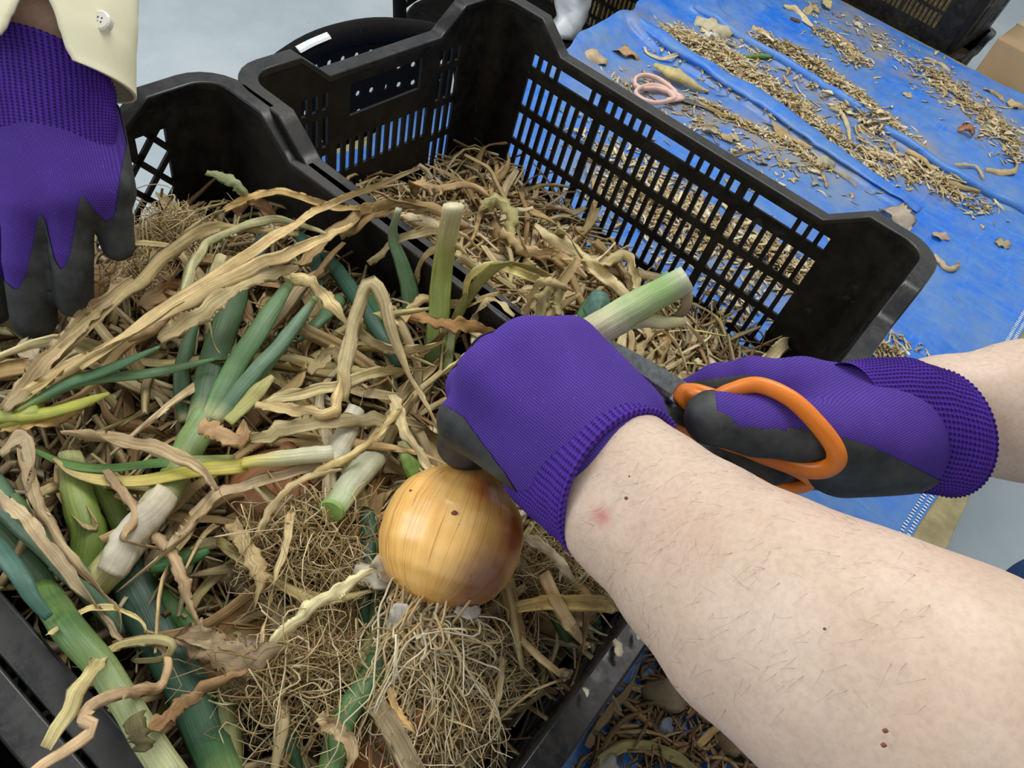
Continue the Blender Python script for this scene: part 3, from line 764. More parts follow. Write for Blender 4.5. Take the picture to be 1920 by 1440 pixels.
def roots_geo(start, targets, n, rad=.00042, seed=0, spread=.006, curl=.012, N=20, cols=None, dirn=None):
    """n fine roots from around start, each to one of the target points (with scatter)"""
    rg = np.random.default_rng(seed); mb = MB(); cols = cols or [S(216, 194, 146), S(190, 164, 114), S(230, 212, 168), S(168, 140, 94)]
    for k in range(n):
        tg = targets[rg.integers(0, len(targets))]; e = np.array(tg[0])+rg.normal(0, tg[1], 3)*[1, 1, .45]
        s = np.asarray(start)+rg.normal(0, spread, 3); mid = s*.5+e*.5+rg.normal(0, curl, 3)+[0, 0, .004]
        q1 = s*.8+e*.2+rg.normal(0, curl*.5, 3); q2 = s*.25+e*.75+rg.normal(0, curl*.8, 3)
        if dirn is not None: q1 = s+np.asarray(dirn)*rg.uniform(.6, 1.3)+rg.normal(0, .004, 3)
        P = [s, q1, mid, q2, e, e+rg.normal(0, curl*.9, 3)]
        c = np.array(cols[rg.integers(0, len(cols))][:3])*rg.uniform(.7, 1.15)
        v, f, cc, l = tube(P, [(0, rad*1.5), (.4, rad), (1, rad*.45)], None, 4, N, col=c, seed=int(k+seed*7), cap=False)
        v = v+np.repeat(np.interp(np.linspace(0, 1, N), np.linspace(0, 1, 10), rg.normal(0, 1, 10))[:, None]*rg.normal(0, 1, 3)*.0024, 4, axis=0)
        mb.add(v, f, cc, l)
    return mb

# ---- litter that fills the crates under the leaves that can be told apart
def litter(name, label, inside, n, zoff, seed, scale=1., pal=None, lenr=(.045, .13), cat='leaf litter', wid=(.0014, .0045), dark=1., hf=hfield, N=7, nn=4, tilt=.25):
    rg = np.random.default_rng(seed); mb = MB(); pal = pal or STRAW
    for k in range(n):
        x, y = inside(rg); ln = rg.uniform(*lenr)*scale; a = rg.uniform(0, 6.28); bend = rg.normal(0, 2.0)
        P = []; hx, hy = x, y; z0 = zoff(rg)
        for i in range(4):
            P.append([hx, hy, hf(x, y)+z0+rg.normal(0, .0075)])
            hx += ln/3*math.cos(a); hy += ln/3*math.sin(a); a += bend/3
        P = np.array(P); P[:, :2] -= P[:, :2].mean(0)-[x, y]
        P[:, 2] += np.linspace(-1, 1, 4)*rg.normal(0, tilt)*ln*.4
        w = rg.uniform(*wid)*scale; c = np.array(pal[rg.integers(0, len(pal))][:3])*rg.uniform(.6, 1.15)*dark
        v, f, cc, l = tube(P, [(0, w*.5), (.3, w), (1, w*.3)], [(0, w*.2), (1, w*.12)], nn, N, rg.normal(0, 1.5), .3, int(rg.integers(1, 9999)), col=c, crum=.12, cap=False, cup=.5)
        mb.add(v, f, cc, l)
    return tag(mb.build(name, M_STUFF), label, cat, kind='stuff')
def clampA(a, b): return min(max(a, .022), CL-.022), min(max(b, -CW+.022), -.022)
def inA(rg):
    a, b = rg.uniform(.025, CL-.025), rg.uniform(-CW+.025, -.025); return AX+a*_c-b*_s, AY+a*_s+b*_c
def inB(rg): return rg.uniform(.025, CL-.025), rg.uniform(-CW+.025, -.025)
def fill_mass(name, label, c0, inside_rect, toW, drop, mat_):
    """lumpy dark mass of packed tops below the loose leaves"""
    (a0, a1), (b0, b1) = inside_rect; n1, n2 = 56, 40; V = []
    for j in range(n2+1):
        for i in range(n1+1):
            a = a0+(a1-a0)*i/n1; b = b0+(b1-b0)*j/n2; x, y = toW(a, b); V.append((x, y, hfield(x, y)-drop+RNG.normal(0, .004)))
    f = [(j*(n1+1)+i, j*(n1+1)+i+1, (j+1)*(n1+1)+i+1, (j+1)*(n1+1)+i) for j in range(n2) for i in range(n1)]
    ring = [i for i in range(n1+1)]+[j*(n1+1)+n1 for j in range(1, n2+1)]+[n2*(n1+1)+i for i in range(n1-1, -1, -1)]+[j*(n1+1) for j in range(n2-1, 0, -1)]
    base = len(V)
    for q in ring: V.append((V[q][0], V[q][1], .006))
    for k in range(len(ring)):
        q = (k+1) % len(ring); f.append((ring[k], base+k, base+q, ring[q]))
    f.append([base+k for k in range(len(ring))])
    return tag(mk(name, V, f, mat_), label, 'leaf litter', kind='stuff')
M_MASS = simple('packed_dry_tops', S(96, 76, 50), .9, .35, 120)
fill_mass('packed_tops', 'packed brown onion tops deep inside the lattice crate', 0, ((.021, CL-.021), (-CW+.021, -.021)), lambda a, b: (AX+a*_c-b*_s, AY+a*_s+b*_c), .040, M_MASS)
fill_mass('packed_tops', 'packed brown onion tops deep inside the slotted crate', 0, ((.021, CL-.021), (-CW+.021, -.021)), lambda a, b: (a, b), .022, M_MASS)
litter('onion_top_litter', 'tangle of narrow dry shreds between the onions in the lattice crate', inA, 1500, lambda r: -.028+.022*r.random(), 3, dark=1.05, wid=(.0012, .0042))
litter('onion_top_litter', 'tangle of narrow dry shreds at the bottom of the slotted crate', inB, 1900, lambda r: -.014+.018*r.random(), 4, dark=1.2, wid=(.0010, .0044), lenr=(.05, .13), N=10)

# ---- leaves one can tell apart: variants shared by many leaves
def leaf_variants(n, lenr, wid, seed, pal, green=False):
    out = []
    for k in range(n):
        rg = np.random.default_rng(seed+k); ln = rg.uniform(*lenr); a = 0; P = []; x = y = 0.
        bend = rg.normal(0, 1.0)
        for i in range(6):
            P.append([x, y, rg.normal(0, .004)+.006*math.sin(i*1.3+k)]); x += ln/5*math.cos(a); y += ln/5*math.sin(a); a += bend/5+rg.normal(0, .25)
        P = np.array(P); P -= P.mean(0); w = rg.uniform(*wid); c = pal[k % len(pal)]
        st = [(0, vary(c, .1, rg)), (.4, vary(c, .1, rg)), (.75, vary(c, .12, rg)), (1, vary(c, .12, rg))]
        if green: st = [(0, PALE[:3]), (.3, c[:3]), (1, c[:3])]
        v, f, cc, l = tube(P, [(0, w*.6), (.2, w), (.7, w*.85), (1, w*.2)], [(0, w*.25), (.5, w*.07), (1, w*.06)], 8, 22, rg.normal(0, 1.3), .5, seed+k, col=st, crum=.14, cup=.8)
        me_o = mk('dry_onion_leaf_pattern', v, f, M_GREEN if green else M_DRY, None, True, cc, l); me = me_o.data; bpy.data.objects.remove(me_o); out.append(me)
    return out
VA = leaf_variants(22, (.08, .17), (.0024, .0066), 500, STRAW)
VC = leaf_variants(16, (.14, .23), (.0026, .0060), 700, STRAW[:8])
VB = leaf_variants(22, (.07, .16), (.0030, .0080), 600, STRAW)
def scatter(meshes, inside, n, label, group, seed, zr=(0, .012), name='dry_onion_leaf', tilt=.22, keep=None):
    rg = np.random.default_rng(seed); k = 0
    while k < n:
        x, y = inside(rg)
        if keep and not keep(x, y): continue
        o = bpy.data.objects.new(name, meshes[rg.integers(0, len(meshes))]); COL.objects.link(o)
        o.location = (x, y, hfield(x, y)+rg.uniform(*zr)); o.rotation_euler = (rg.normal(0, tilt), rg.normal(0, tilt), rg.uniform(0, 6.28))
        s = rg.uniform(.8, 1.25); o.scale = (s, s, s); tag(o, label, 'leaf', group); k += 1
def inA2(rg):
    a, b = rg.uniform(.06, CL-.06), rg.uniform(-CW+.055, -.055); return AX+a*_c-b*_s, AY+a*_s+b*_c
def inB2(rg): return rg.uniform(.06, CL-.06), rg.uniform(-CW+.05, -.05)
scatter(VA, inA2, 85, 'loose dry straw-coloured leaf lying in the heap of the lattice crate', 'loose dry leaves in the lattice crate', 21, (-.012, .008))
scatter(VB, inB2, 85, 'loose dry leaf trimmed off and dropped into the slotted crate', 'trimmed dry leaves in the slotted crate', 22, (-.004, .014), tilt=.28)

def inA3(rg):
    a, b = rg.uniform(.11, CL-.11), rg.uniform(-CW+.09, -.09); return AX+a*_c-b*_s, AY+a*_s+b*_c
def inB3(rg): return rg.uniform(.11, CL-.11), rg.uniform(-CW+.09, -.08)
scatter(VC, inA3, 36, 'long dry ribbon leaf lying loose on the heap of the lattice crate', 'long dry leaves in the lattice crate', 23, (-.004, .012), tilt=.1)
scatter(VC, inB3, 40, 'long dry ribbon leaf lying on top of the tops in the slotted crate', 'long dry leaves in the slotted crate', 24, (.004, .018), tilt=.1)
# ---- untrimmed onions of the lattice crate: stems, green leaves and dry leaves traced as they lie
ONI = 'untrimmed onions in the lattice crate'
def onion(label, loc): return empty('onion_plant', loc, label, 'onion', ONI)
# the plant with the big green fan in the middle
g = onion('onion top with thick pale stem and upright fan of dark green leaves', surf(180, 1100, .0))
leaf_part('stem', [(172, 1105, .012), (215, 1055, .018), (272, 975, .022), (322, 905, .024), (355, 840, .024), (392, 776, .024)], 66, [(0, S(196, 190, 96)), (.13, S(214, 206, 140)), (.22, S(222, 214, 184)), (.45, S(214, 206, 172)), (.55, S(150, 166, 92)), (.8, S(126, 152, 88)), (1, S(150, 176, 120))], g, round_=.85, tip=.95)
for pts, w, c in (([(392, 790, .026), (440, 690, .03), (492, 610, .034), (545, 528, .04)], 40, GRN), ([(405, 788, .03), (470, 705, .034), (530, 640, .036), (588, 562, .04)], 30, TEAL),
                  ([(420, 780, .024), (490, 700, .026), (550, 620, .028), (600, 545, .03)], 24, GRN), ([(372, 800, .016), (408, 650, .016), (440, 560, .02), (452, 500, .02)], 52, DGRN), ([(350, 790, .012), (342, 700, .012), (366, 600, .014)], 32, DGRN)):
    leaf_part('green_leaf', pts, w, [(0, PALE[:3]), (.12, c[:3]), (.9, c[:3]), (1, OLIVE[:3])], g, tip=.45)
leaf_part('yellow_leaf', [(425, 790, .03), (470, 745, .032), (512, 706, .034)], 34, [(0, LIME), (1, S(200, 190, 120))], g, round_=.25, tip=.3)
trace_dry([(545, 520, .046), (585, 530, .05), (625, 575, .044), (660, 620, .036)], 27, None, (214, 190, 136), parent=g)
leaf_part('dry_sheath', [(205, 1075, .026), (250, 1000, .032), (290, 955, .034), (318, 925, .034)], 60, [(0, S(228, 220, 196)), (.6, S(236, 228, 208)), (1, S(228, 216, 186))], g, round_=.5, mat_=M_FLAKE, tip=.8, crum=.06)
# the plant lying at the left edge with long blurred dry leaves
g = onion('onion top at the left edge with long straw leaves reaching to the far crate', surf(0, 790, .0))
leaf_part('stem', [(-70, 800, .03), (0, 790, .03), (75, 768, .034)], 50, [(0, S(196, 186, 90)), (1, S(176, 184, 84))], g, round_=.7, tip=.8)
for pts, w, c in (([(40, 765, .03), (150, 716, .036), (280, 700, .036), (410, 672, .03)], 23, GRN), ([(30, 768, .034), (120, 722, .04), (210, 690, .044), (300, 650, .046)], 24, S(92, 132, 92)), ([(0, 782, .034), (100, 772, .034), (205, 738, .036)], 28, S(190, 192, 84))):
    leaf_part('green_leaf', pts, w, [(0, S(176, 184, 84)), (.25, c[:3]), (1, c[:3])], g, tip=.25)
for pts, w, c in (([(0, 765, .034), (70, 690, .04), (170, 600, .045), (285, 505, .05), (365, 440, .055), (450, 428, .05), (560, 440, .04)], 28, (188, 168, 118)),
                  ([(20, 760, .036), (140, 690, .045), (290, 600, .055), (430, 520, .06), (560, 470, .06), (660, 420, .05)], 30, (206, 182, 130)),
                  ([(150, 690, .046), (290, 590, .056), (400, 520, .062), (520, 440, .062), (620, 385, .05), (715, 345, .05), (786, 314, .05)], 22, (204, 180, 128)),
                  ([(5, 800, .03), (85, 788, .03), (175, 752, .03)], 30, (204, 166, 104)),
                  ([(300, 640, .05), (400, 570, .056), (480, 520, .056), (560, 500, .05)], 34, (178, 160, 116)),
                  ([(10, 770, .04), (110, 655, .045), (190, 570, .05), (250, 520, .05)], 34, (186, 164, 124)),
                  ([(330, 600, .05), (375, 470, .056), (430, 432, .055), (520, 412, .05), (620, 440, .04)], 20, (180, 176, 130))):
    trace_dry(pts, w, None, c, parent=g, tw=.9, N=44)
# the onion top lying across
g = onion('onion top lying across the heap with white cut stem and yellow leaf', surf(620, 850, .0))
leaf_part('stem', [(622, 850, .034), (540, 858, .036), (455, 868, .036)], 36, [(0, WHT), (.5, S(206, 206, 162)), (1, S(206, 190, 84))], g, round_=.8, tip=.9)
leaf_part('yellow_leaf', [(465, 872, .034), (370, 882, .034), (250, 902, .03), (150, 890, .026), (100, 860, .026)], 34, [(0, YEL), (.25, S(196, 186, 76)), (.6, S(208, 190, 112)), (1, S(200, 178, 124))], g, round_=.18, tip=.2)
leaf_part('green_leaf', [(440, 862, .03), (300, 868, .03), (200, 878, .028), (120, 868, .026), (40, 832, .024)], 26, [(0, LIME), (.3, S(96, 138, 72)), (1, S(112, 146, 84))], g, round_=.2, tip=.25)
trace_dry([(600, 862, .03), (540, 890, .03), (460, 910, .03), (410, 925, .034), (370, 975, .034), (300, 1045, .034), (220, 1110, .032)], 26, None, (196, 174, 136), parent=g)
trace_dry([(118, 812, .036), (235, 826, .04), (320, 850, .044), (380, 880, .044), (408, 918, .04)], 30, None, (222, 198, 156), parent=g)
# greens at the lower left
g = onion('pale green onion stems rising near the left edge under the lying top', surf(150, 1050, .0))
leaf_part('stem', [(160, 1070, .004), (166, 1000, .012), (146, 925, .014), (132, 850, .014)], 62, [(0, S(112, 140, 62)), (.6, S(150, 168, 84)), (1, S(186, 186, 130))], g, round_=.8, tip=.7)
leaf_part('stem', [(240, 1010, .004), (205, 940, .01), (168, 880, .012)], 40, [(0, S(90, 120, 50)), (1, S(150, 166, 80))], g, round_=.7, tip=.6)
g = onion('bundle of teal green leaves running down the left edge', surf(60, 1000, 0))
for pts, w, c in (([(-40, 880, .02), (20, 955, .02), (90, 1020, .02), (160, 1100, .018), (230, 1190, .01)], 52, TEAL), ([(-30, 1000, .02), (30, 1070, .026), (60, 1120, .026), (92, 1158, .02)], 36, S(70, 112, 96)), ([(20, 935, .026), (90, 1010, .026), (150, 1085, .022)], 36, GRN), ([(-40, 960, .01), (50, 1060, .01), (150, 1180, .008)], 50, DGRN)):
    leaf_part('green_leaf', pts, w, c, g, tip=.5)
g = onion('thick light green onion stem lying along the near rim of the lattice crate', surf(200, 1260, 0))
leaf_part('stem', [(82, 1105, .014), (130, 1180, .02), (198, 1258, .02), (250, 1345, .018), (330, 1470, .018)], 60, [(0, S(120, 148, 76)), (.2, S(84, 118, 62)), (.35, S(104, 136, 72)), (.45, S(76, 112, 62)), (.55, S(122, 148, 84)), (.75, S(156, 168, 116)), (1, S(190, 190, 140))], g, round_=.8, tip=.9)
leaf_part('dry_tip', [(245, 1345, .036), (262, 1375, .038), (270, 1405, .036)], 40, [(0, S(120, 112, 70)), (1, S(100, 92, 60))], g, round_=.2, mat_=M_DRY, tip=.8, crum=.2)
g = onion('broad dark green onion stem in the lower left of the heap', surf(330, 1250, 0))
leaf_part('stem', [(225, 1050, .010), (290, 1180, .014), (350, 1290, .016), (395, 1400, .014), (430, 1500, .012)], 84, [(0, S(56, 84, 62)), (.5, S(60, 98, 74)), (.75, S(76, 114, 76)), (1, S(126, 146, 86))], g, round_=.5, tip=.9)
leaf_part('green_leaf', [(295, 1110, .012), (345, 1165, .016), (385, 1215, .014)], 34, S(76, 118, 52), g, tip=.3)
leaf_part('green_leaf', [(285, 1062, .018), (335, 1052, .022), (392, 1032, .02)], 34, S(62, 116, 52), g, tip=.35)
g = onion('pale olive onion stem at the bottom left centre of the heap', surf(430, 1380, 0))
leaf_part('stem', [(418, 1290, .006), (430, 1370, .012), (438, 1480, .012)], 46, [(0, S(110, 116, 60)), (.4, S(140, 144, 82)), (1, S(160, 156, 96))], g, round_=.8, tip=.9)
g = onion('pair of curved green onion stems below the held bulb', surf(640, 1350, 0))
leaf_part('green_leaf', [(730, 1165, .014), (700, 1265, .02), (645, 1345, .02), (612, 1470, .018)], 52, [(0, S(70, 116, 78)), (.5, S(104, 144, 92)), (1, S(110, 146, 84))], g, round_=.85, tip=.9)
leaf_part('green_leaf', [(712, 1090, .012), (705, 1185, .016), (672, 1245, .016), (650, 1290, .012)], 36, [(0, S(52, 96, 66)), (1, S(150, 150, 64))], g, round_=.7, tip=.4)
leaf_part('green_leaf', [(690, 960, .01), (690, 1040, .014), (680, 1120, .012), (690, 1190, .01)], 34, S(50, 92, 66), g, tip=.6)
g = onion('stubby whitish onion stem with fresh green cut end', surf(620, 960, 0))
leaf_part('stem', [(712, 845, .012), (664, 900, .022), (622, 958, .03)], 56, [(0, S(196, 196, 164)), (.6, S(206, 208, 180)), (.93, S(186, 200, 150)), (1, S(120, 160, 80))], g, round_=.85, tip=.95, crum=.02)
e_ = surf(622, 958, .03); d_ = nrm(e_-surf(664, 900, .022)); v, f, c, l = tube([e_-d_*.002, e_+d_*.0004, e_+d_*.0007], [(0, .0076), (.6, .0074), (1, .0066)], .0066, 20, 5, col=S(150, 186, 104)); mk('cut_end', v, f, M_GREEN, g, False, c, l)
g = onion('short white onion stem pointing up behind the stubby cut one', surf(650, 800, 0))
leaf_part('stem', [(625, 870, .018), (648, 815, .024), (668, 765, .026)], 44, [(0, S(208, 204, 176)), (1, S(222, 216, 190))], g, round_=.8, tip=.8)
g = onion('bright green shoot tip just left above the held bulb', surf(770, 880, 0))
leaf_part('shoot', [(785, 905, .016), (770, 870, .022), (752, 828, .026)], 36, [(0, S(112, 160, 64)), (.6, S(140, 170, 84)), (1, S(190, 186, 140))], g, round_=.7, tip=.5)
g = onion('upright blue-green onion leaf standing at the crate divide', surf(760, 560, 0))
leaf_part('green_leaf', [(768, 600, .004), (768, 545, .022), (752, 490, .04), (736, 440, .055), (748, 390, .065)], 36, [(0, S(76, 112, 72)), (.6, S(112, 146, 104)), (.93, S(146, 168, 124)), (1, S(206, 208, 176))], g, round_=.25, tip=.6, tw=.9)
g = onion('upright lime green cut stem standing at the crate divide', surf(820, 600, 0))
leaf_part('stem', [(815, 690, .0), (820, 610, .02), (828, 520, .05), (840, 440, .068), (850, 386, .075)], 44, [(0, S(104, 134, 64)), (.4, S(158, 172, 84)), (.6, S(192, 202, 108)), (.8, S(216, 210, 146)), (1, S(236, 226, 182))], g, round_=.3, tip=.95, tw=.3)
leaf_part('yellow_leaf', [(838, 700, .01), (850, 610, .02), (882, 550, .03), (930, 500, .035), (985, 500, .03), (1050, 530, .03)], 20, [(0, S(120, 130, 60)), (.5, S(190, 178, 110)), (1, S(206, 186, 134))], g, round_=.2, tip=.5)
g = onion('dark green leaves half buried left of the upright stems', surf(680, 560, 0))
for pts, w, c in (([(612, 480, .012), (660, 545, .02), (715, 630, .02), (745, 690, .012)], 34, S(46, 86, 66)), ([(560, 440, .01), (590, 480, .016), (600, 540, .016)], 26, S(56, 96, 80)), ([(690, 560, .014), (712, 610, .016), (735, 660, .012)], 36, S(52, 98, 58)), ([(500, 440, .016), (480, 480, .02), (470, 530, .016)], 34, S(70, 96, 90)), ([(640, 560, .012), (600, 600, .012), (560, 640, .008)], 30, DGRN)):
    leaf_part('green_leaf', pts, w, c, g, tip=.4)
g = onion('dark green leaf tips at the near edge below the purple cuff', surf(1100, 1170, 0))
for pts, w, c in (([(1040, 1120, .0), (1060, 1180, .006), (1100, 1230, .008)], 46, S(70, 104, 46)), ([(1090, 1130, .0), (1130, 1180, .004), (1140, 1230, .004)], 40, S(60, 92, 44)), ([(560, 1330, .0), (540, 1380, .004), (560, 1450, .004)], 40, S(60, 96, 60))):
    leaf_part('green_leaf', pts, w, c, g, tip=.4)

# ---- single dry leaves that stand out
DG = 'single dry leaves on the onion heap'
for pts, w, c, lb in (
    ([(640, 752, .03), (652, 650, .045), (676, 560, .058), (696, 534, .066), (716, 560, .062), (728, 610, .055), (760, 690, .045), (805, 770, .04), (845, 855, .034)], 32, (214, 196, 150), 'tall arched straw leaf bent into a sharp peak in the middle of the heap'),
    ([(84, 1402, .05), (130, 1330, .05), (168, 1262, .05), (212, 1212, .05), (280, 1198, .05), (322, 1206, .05), (312, 1232, .045), (248, 1240, .04), (268, 1220, .04)], 28, (216, 204, 146), 'pale knotted leaf twisted over the near rim at lower left'),
    ([(40, 1465, .05), (150, 1382, .052), (172, 1362, .052), (150, 1352, .05), (168, 1322, .05), (222, 1296, .05), (300, 1290, .05), (318, 1250, .05), (300, 1214, .046), (240, 1205, .04)], 26, (206, 176, 134), 'zigzag brown leaf hanging over the near rim at lower left'),
    ([(-10, 920, .03), (60, 985, .036), (120, 1065, .036), (172, 1130, .034), (232, 1205, .036)], 26, (186, 164, 128), 'long grey-brown leaf running down from the left edge'),
    ([(40, 840, .03), (66, 930, .034), (120, 1030, .036), (190, 1110, .036), (224, 1150, .036), (222, 1200, .034)], 26, (198, 176, 136), 'second long straw leaf beside the grey-brown one at the left'),
    ([(282, 1374, .036), (350, 1312, .042), (410, 1275, .042), (465, 1258, .038)], 32, (166, 132, 90), 'short brown leaf lying over the dark green stem'),
    ([(500, 1222, .03), (565, 1160, .036), (640, 1102, .04), (700, 1068, .04)], 30, (216, 206, 158), 'straight pale straw leaf pointing at the held bulb from the left'),
    ([(436, 978, .026), (466, 1030, .034), (484, 1080, .034), (478, 1142, .026)], 36, (206, 184, 136), 'folded tan leaf in front of the matted roots'),
    ([(545, 960, .03), (540, 1010, .036), (515, 1090, .036), (494, 1190, .03), (488, 1240, .02)], 20, (196, 176, 128), 'narrow upright leaf crossing the matted roots'),
    ([(470, 1240, .03), (420, 1212, .034), (350, 1202, .034), (272, 1182, .03)], 22, (168, 150, 112), 'grey leaf curving under the knotted one'),
    ([(958, 1140, .026), (1040, 1128, .03), (1120, 1132, .03), (1190, 1142, .032), (1240, 1190, .034), (1268, 1250, .02), (1296, 1312, .02)], 24, (206, 180, 116), 'yellowed leaf hanging out over the near right rim'),
    ([(985, 1005, .03), (1035, 1040, .034), (1080, 1092, .03)], 22, (214, 200, 168), 'pale stalk beside the purple cuff'),
    ([(1018, 1075, .03), (1060, 1150, .036), (1085, 1190, .036), (1112, 1214, .036)], 30, (212, 186, 138), 'tan stalk ending at the near right rim'),
    ([(950, 1170, .026), (1000, 1220, .034), (1050, 1262, .036), (1078, 1262, .036), (1040, 1278, .034), (990, 1300, .03), (935, 1350, .026)], 18, (210, 186, 136), 'thin curled leaf touching the near right rim'),
    ([(250, 455, .03), (330, 470, .03), (380, 560, .03), (400, 640, .034), (412, 662, .034)], 14, (200, 182, 128), 'thin bent stalk below the second person\'s glove'),
    ([(265, 575, .03), (330, 540, .03), (300, 610, .03), (240, 640, .03)], 36, (176, 146, 104), 'crumpled brown leaf beside the second person\'s fingertips'),
    ([(500, 755, .036), (580, 735, .036), (640, 720, .036), (700, 700, .036), (800, 690, .03)], 22, (196, 180, 130), 'grey straw leaf lying across behind the arched one'),
    ([(480, 757, .038), (560, 772, .038), (625, 770, .038), (640, 720, .04), (632, 690, .036)], 26, (200, 176, 124), 'twisted leaf right of the green fan'),
    ([(375, 795, .044), (410, 812, .046), (450, 822, .046), (460, 790, .044)], 36, (186, 150, 106), 'rust brown curled sheath at the foot of the green fan'),
    ([(470, 825, .036), (560, 800, .034), (640, 790, .034), (720, 785, .032), (800, 800, .03)], 30, (160, 146, 104), 'olive grey leaf right of the rust brown sheath'),
    ([(585, 890, .03), (680, 840, .036), (740, 780, .036), (775, 740, .036)], 16, (206, 186, 128), 'thin straw stalk crossing above the cut stem'),
    ([(735, 740, .03), (760, 810, .036), (800, 870, .036), (830, 900, .034)], 24, (208, 192, 146), 'straw leaf slanting down to the held bulb'),
    ([(770, 590, .03), (830, 606, .034), (880, 612, .034), (930, 625, .03)], 32, (196, 154, 96), 'orange brown leaf left of the held hand'),
    ([(390, 322, .05), (430, 335, .05), (455, 360, .045), (470, 385, .03)], 22, (150, 158, 112), 'grey-green leaf tip sticking up by the lattice wall'),
    ([(420, 395, .03), (470, 375, .04), (520, 362, .044), (580, 376, .04), (650, 392, .04), (700, 386, .04)], 18, (204, 176, 116), 'long thin leaf lying along the crate divide'),
    ([(440, 400, .03), (470, 380, .036), (510, 405, .03), (560, 430, .03)], 26, (168, 134, 92), 'brown leaf behind the long thin one at the divide'),
    ([(560, 500, .03), (620, 440, .04), (680, 400, .04), (740, 380, .03), (800, 390, .03)], 30, (196, 166, 116), 'broad leaf crossing the divide into the slotted crate'),
    ([(1000, 424, .03), (1060, 462, .032), (1110, 500, .032), (1160, 540, .03), (1210, 590, .02)], 26, (214, 198, 150), 'long straight straw leaf lying in the slotted crate'),
    ([(1105, 490, .03), (1150, 486, .036), (1172, 480, .04), (1190, 510, .036), (1196, 545, .03), (1188, 575, .02)], 24, (210, 192, 142), 'hooked straw leaf above the cut green stem'),
    ([(900, 380, .03), (935, 378, .034), (960, 400, .036), (955, 440, .026), (950, 475, .02)], 28, (176, 168, 112), 'olive folded leaf in the slotted crate'),
    ([(1395, 706, .03), (1440, 672, .034), (1475, 645, .036), (1505, 652, .034)], 26, (212, 196, 152), 'pale curled leaf near the right end of the slotted crate'),
    ([(880, 620, .03), (915, 640, .034), (880, 660, .034), (840, 690, .034), (800, 720, .03)], 18, (210, 196, 150), 'thin leaf left of the holding hand'),
    ([(985, 590, .03), (1000, 545, .04), (1020, 530, .044), (1060, 540, .04), (1075, 545, .04)], 20, (208, 186, 134), 'short hooked leaf right behind the holding hand'),
    ([(1180, 700, .03), (1215, 640, .036), (1240, 620, .036), (1270, 650, .034), (1290, 700, .03)], 22, (198, 178, 130), 'curled leaf under the scissor blades'),
    ([(40, 640, .026), (70, 680, .03), (60, 730, .03), (20, 760, .026)], 36, (176, 160, 130), 'crumpled grey leaf below the second person\'s hand'),
    ([(345, 1185, .03), (400, 1215, .036), (460, 1235, .036), (535, 1215, .034)], 62, (150, 128, 98), 'broad torn brown sheath at the foot of the matted roots'),
    ([(480, 1010, .03), (505, 960, .036), (560, 905, .036), (640, 880, .03)], 18, (196, 176, 130), 'thin tan stalk over the reddish bulb'),
    ([(290, 1000, .03), (330, 1060, .034), (350, 1120, .034), (375, 1180, .03)], 26, (176, 150, 112), 'brown leaf hanging below the pale stem'),
    ([(90, 1190, .034), (150, 1150, .04), (210, 1140, .04), (260, 1160, .036), (275, 1185, .034)], 14, (214, 200, 140), 'thin yellow tendril near the knotted leaf'),
    ([(580, 700, .03), (620, 660, .036), (650, 690, .036), (690, 730, .034)], 26, (200, 182, 136), 'short crumpled leaf under the arched one'),
    ([(600, 1340, .03), (640, 1370, .034), (660, 1420, .034), (640, 1460, .03)], 30, (186, 160, 120), 'broad crumpled leaf at the bottom beside the green stems'),
    ([(730, 1290, .036), (750, 1340, .042), (780, 1375, .042)], 18, (206, 170, 112), 'short orange-brown strip among the hanging roots'),
    ([(940, 1230, .03), (935, 1300, .036), (900, 1390, .034)], 14, (226, 204, 156), 'pale stalk standing right of the hanging roots'),
    ([(200, 880, .03), (250, 960, .034), (232, 1010, .034), (300, 1030, .03)], 20, (190, 162, 122), 'curled brown leaf beside the pale green stems'),
    ([(640, 440, .024), (715, 398, .026), (800, 386, .03), (880, 425, .03)], 28, (190, 160, 112), 'brown leaf folded over the divide below the lattice corner'),
    ([(690, 492, .024), (755, 446, .02), (845, 432, .03), (905, 470, .03)], 20, (206, 186, 136), 'straw leaf bridging the divide left of the lime stem'),
    ([(868, 575, .024), (880, 520, .024), (930, 498, .03), (1000, 522, .03), (1060, 540, .03)], 16, (204, 190, 120), 'thin yellowish leaf looping over the divide'),
    ([(775, 540, .02), (795, 480, .022), (850, 462, .024), (890, 492, .026)], 18, (200, 176, 126), 'curved tan leaf hooked on the divide beside the lime stem'),
    ([(895, 650, .03), (893, 592, .022), (922, 560, .024), (965, 592, .026)], 22, (212, 194, 148), 'pale looped leaf on the divide just left of the holding hand'),
    ([(745, 610, .026), (790, 566, .022), (870, 572, .02), (935, 548, .026)], 20, (196, 172, 122), 'straw leaf lying along the divide behind the holding hand'),
    ([(650, 600, .034), (705, 642, .036), (765, 655, .036), (835, 640, .034)], 20, (212, 196, 150), 'pale leaf crossing the heap left of the holding hand'),
    ([(940, 430, .03), (990, 470, .03), (1050, 480, .03), (1100, 520, .03)], 24, (198, 172, 122), 'broad tan leaf in the middle of the slotted crate'),
    ([(780, 345, .03), (830, 352, .032), (880, 345, .032), (920, 372, .03)], 26, (186, 156, 112), 'brown leaf by the far left wall of the slotted crate'),
    ([(1010, 600, .03), (1020, 555, .034), (1045, 540, .036), (1050, 590, .03)], 26, (206, 196, 140), 'pale folded leaf standing behind the holding hand'),
    ([(0, 850, .03), (45, 820, .034), (60, 880, .034), (55, 950, .03), (80, 985, .03)], 34, (182, 160, 124), 'broad limp leaf folded at the left edge'),
):
    trace_dry(pts, w, lb, c, group=DG, N=44)

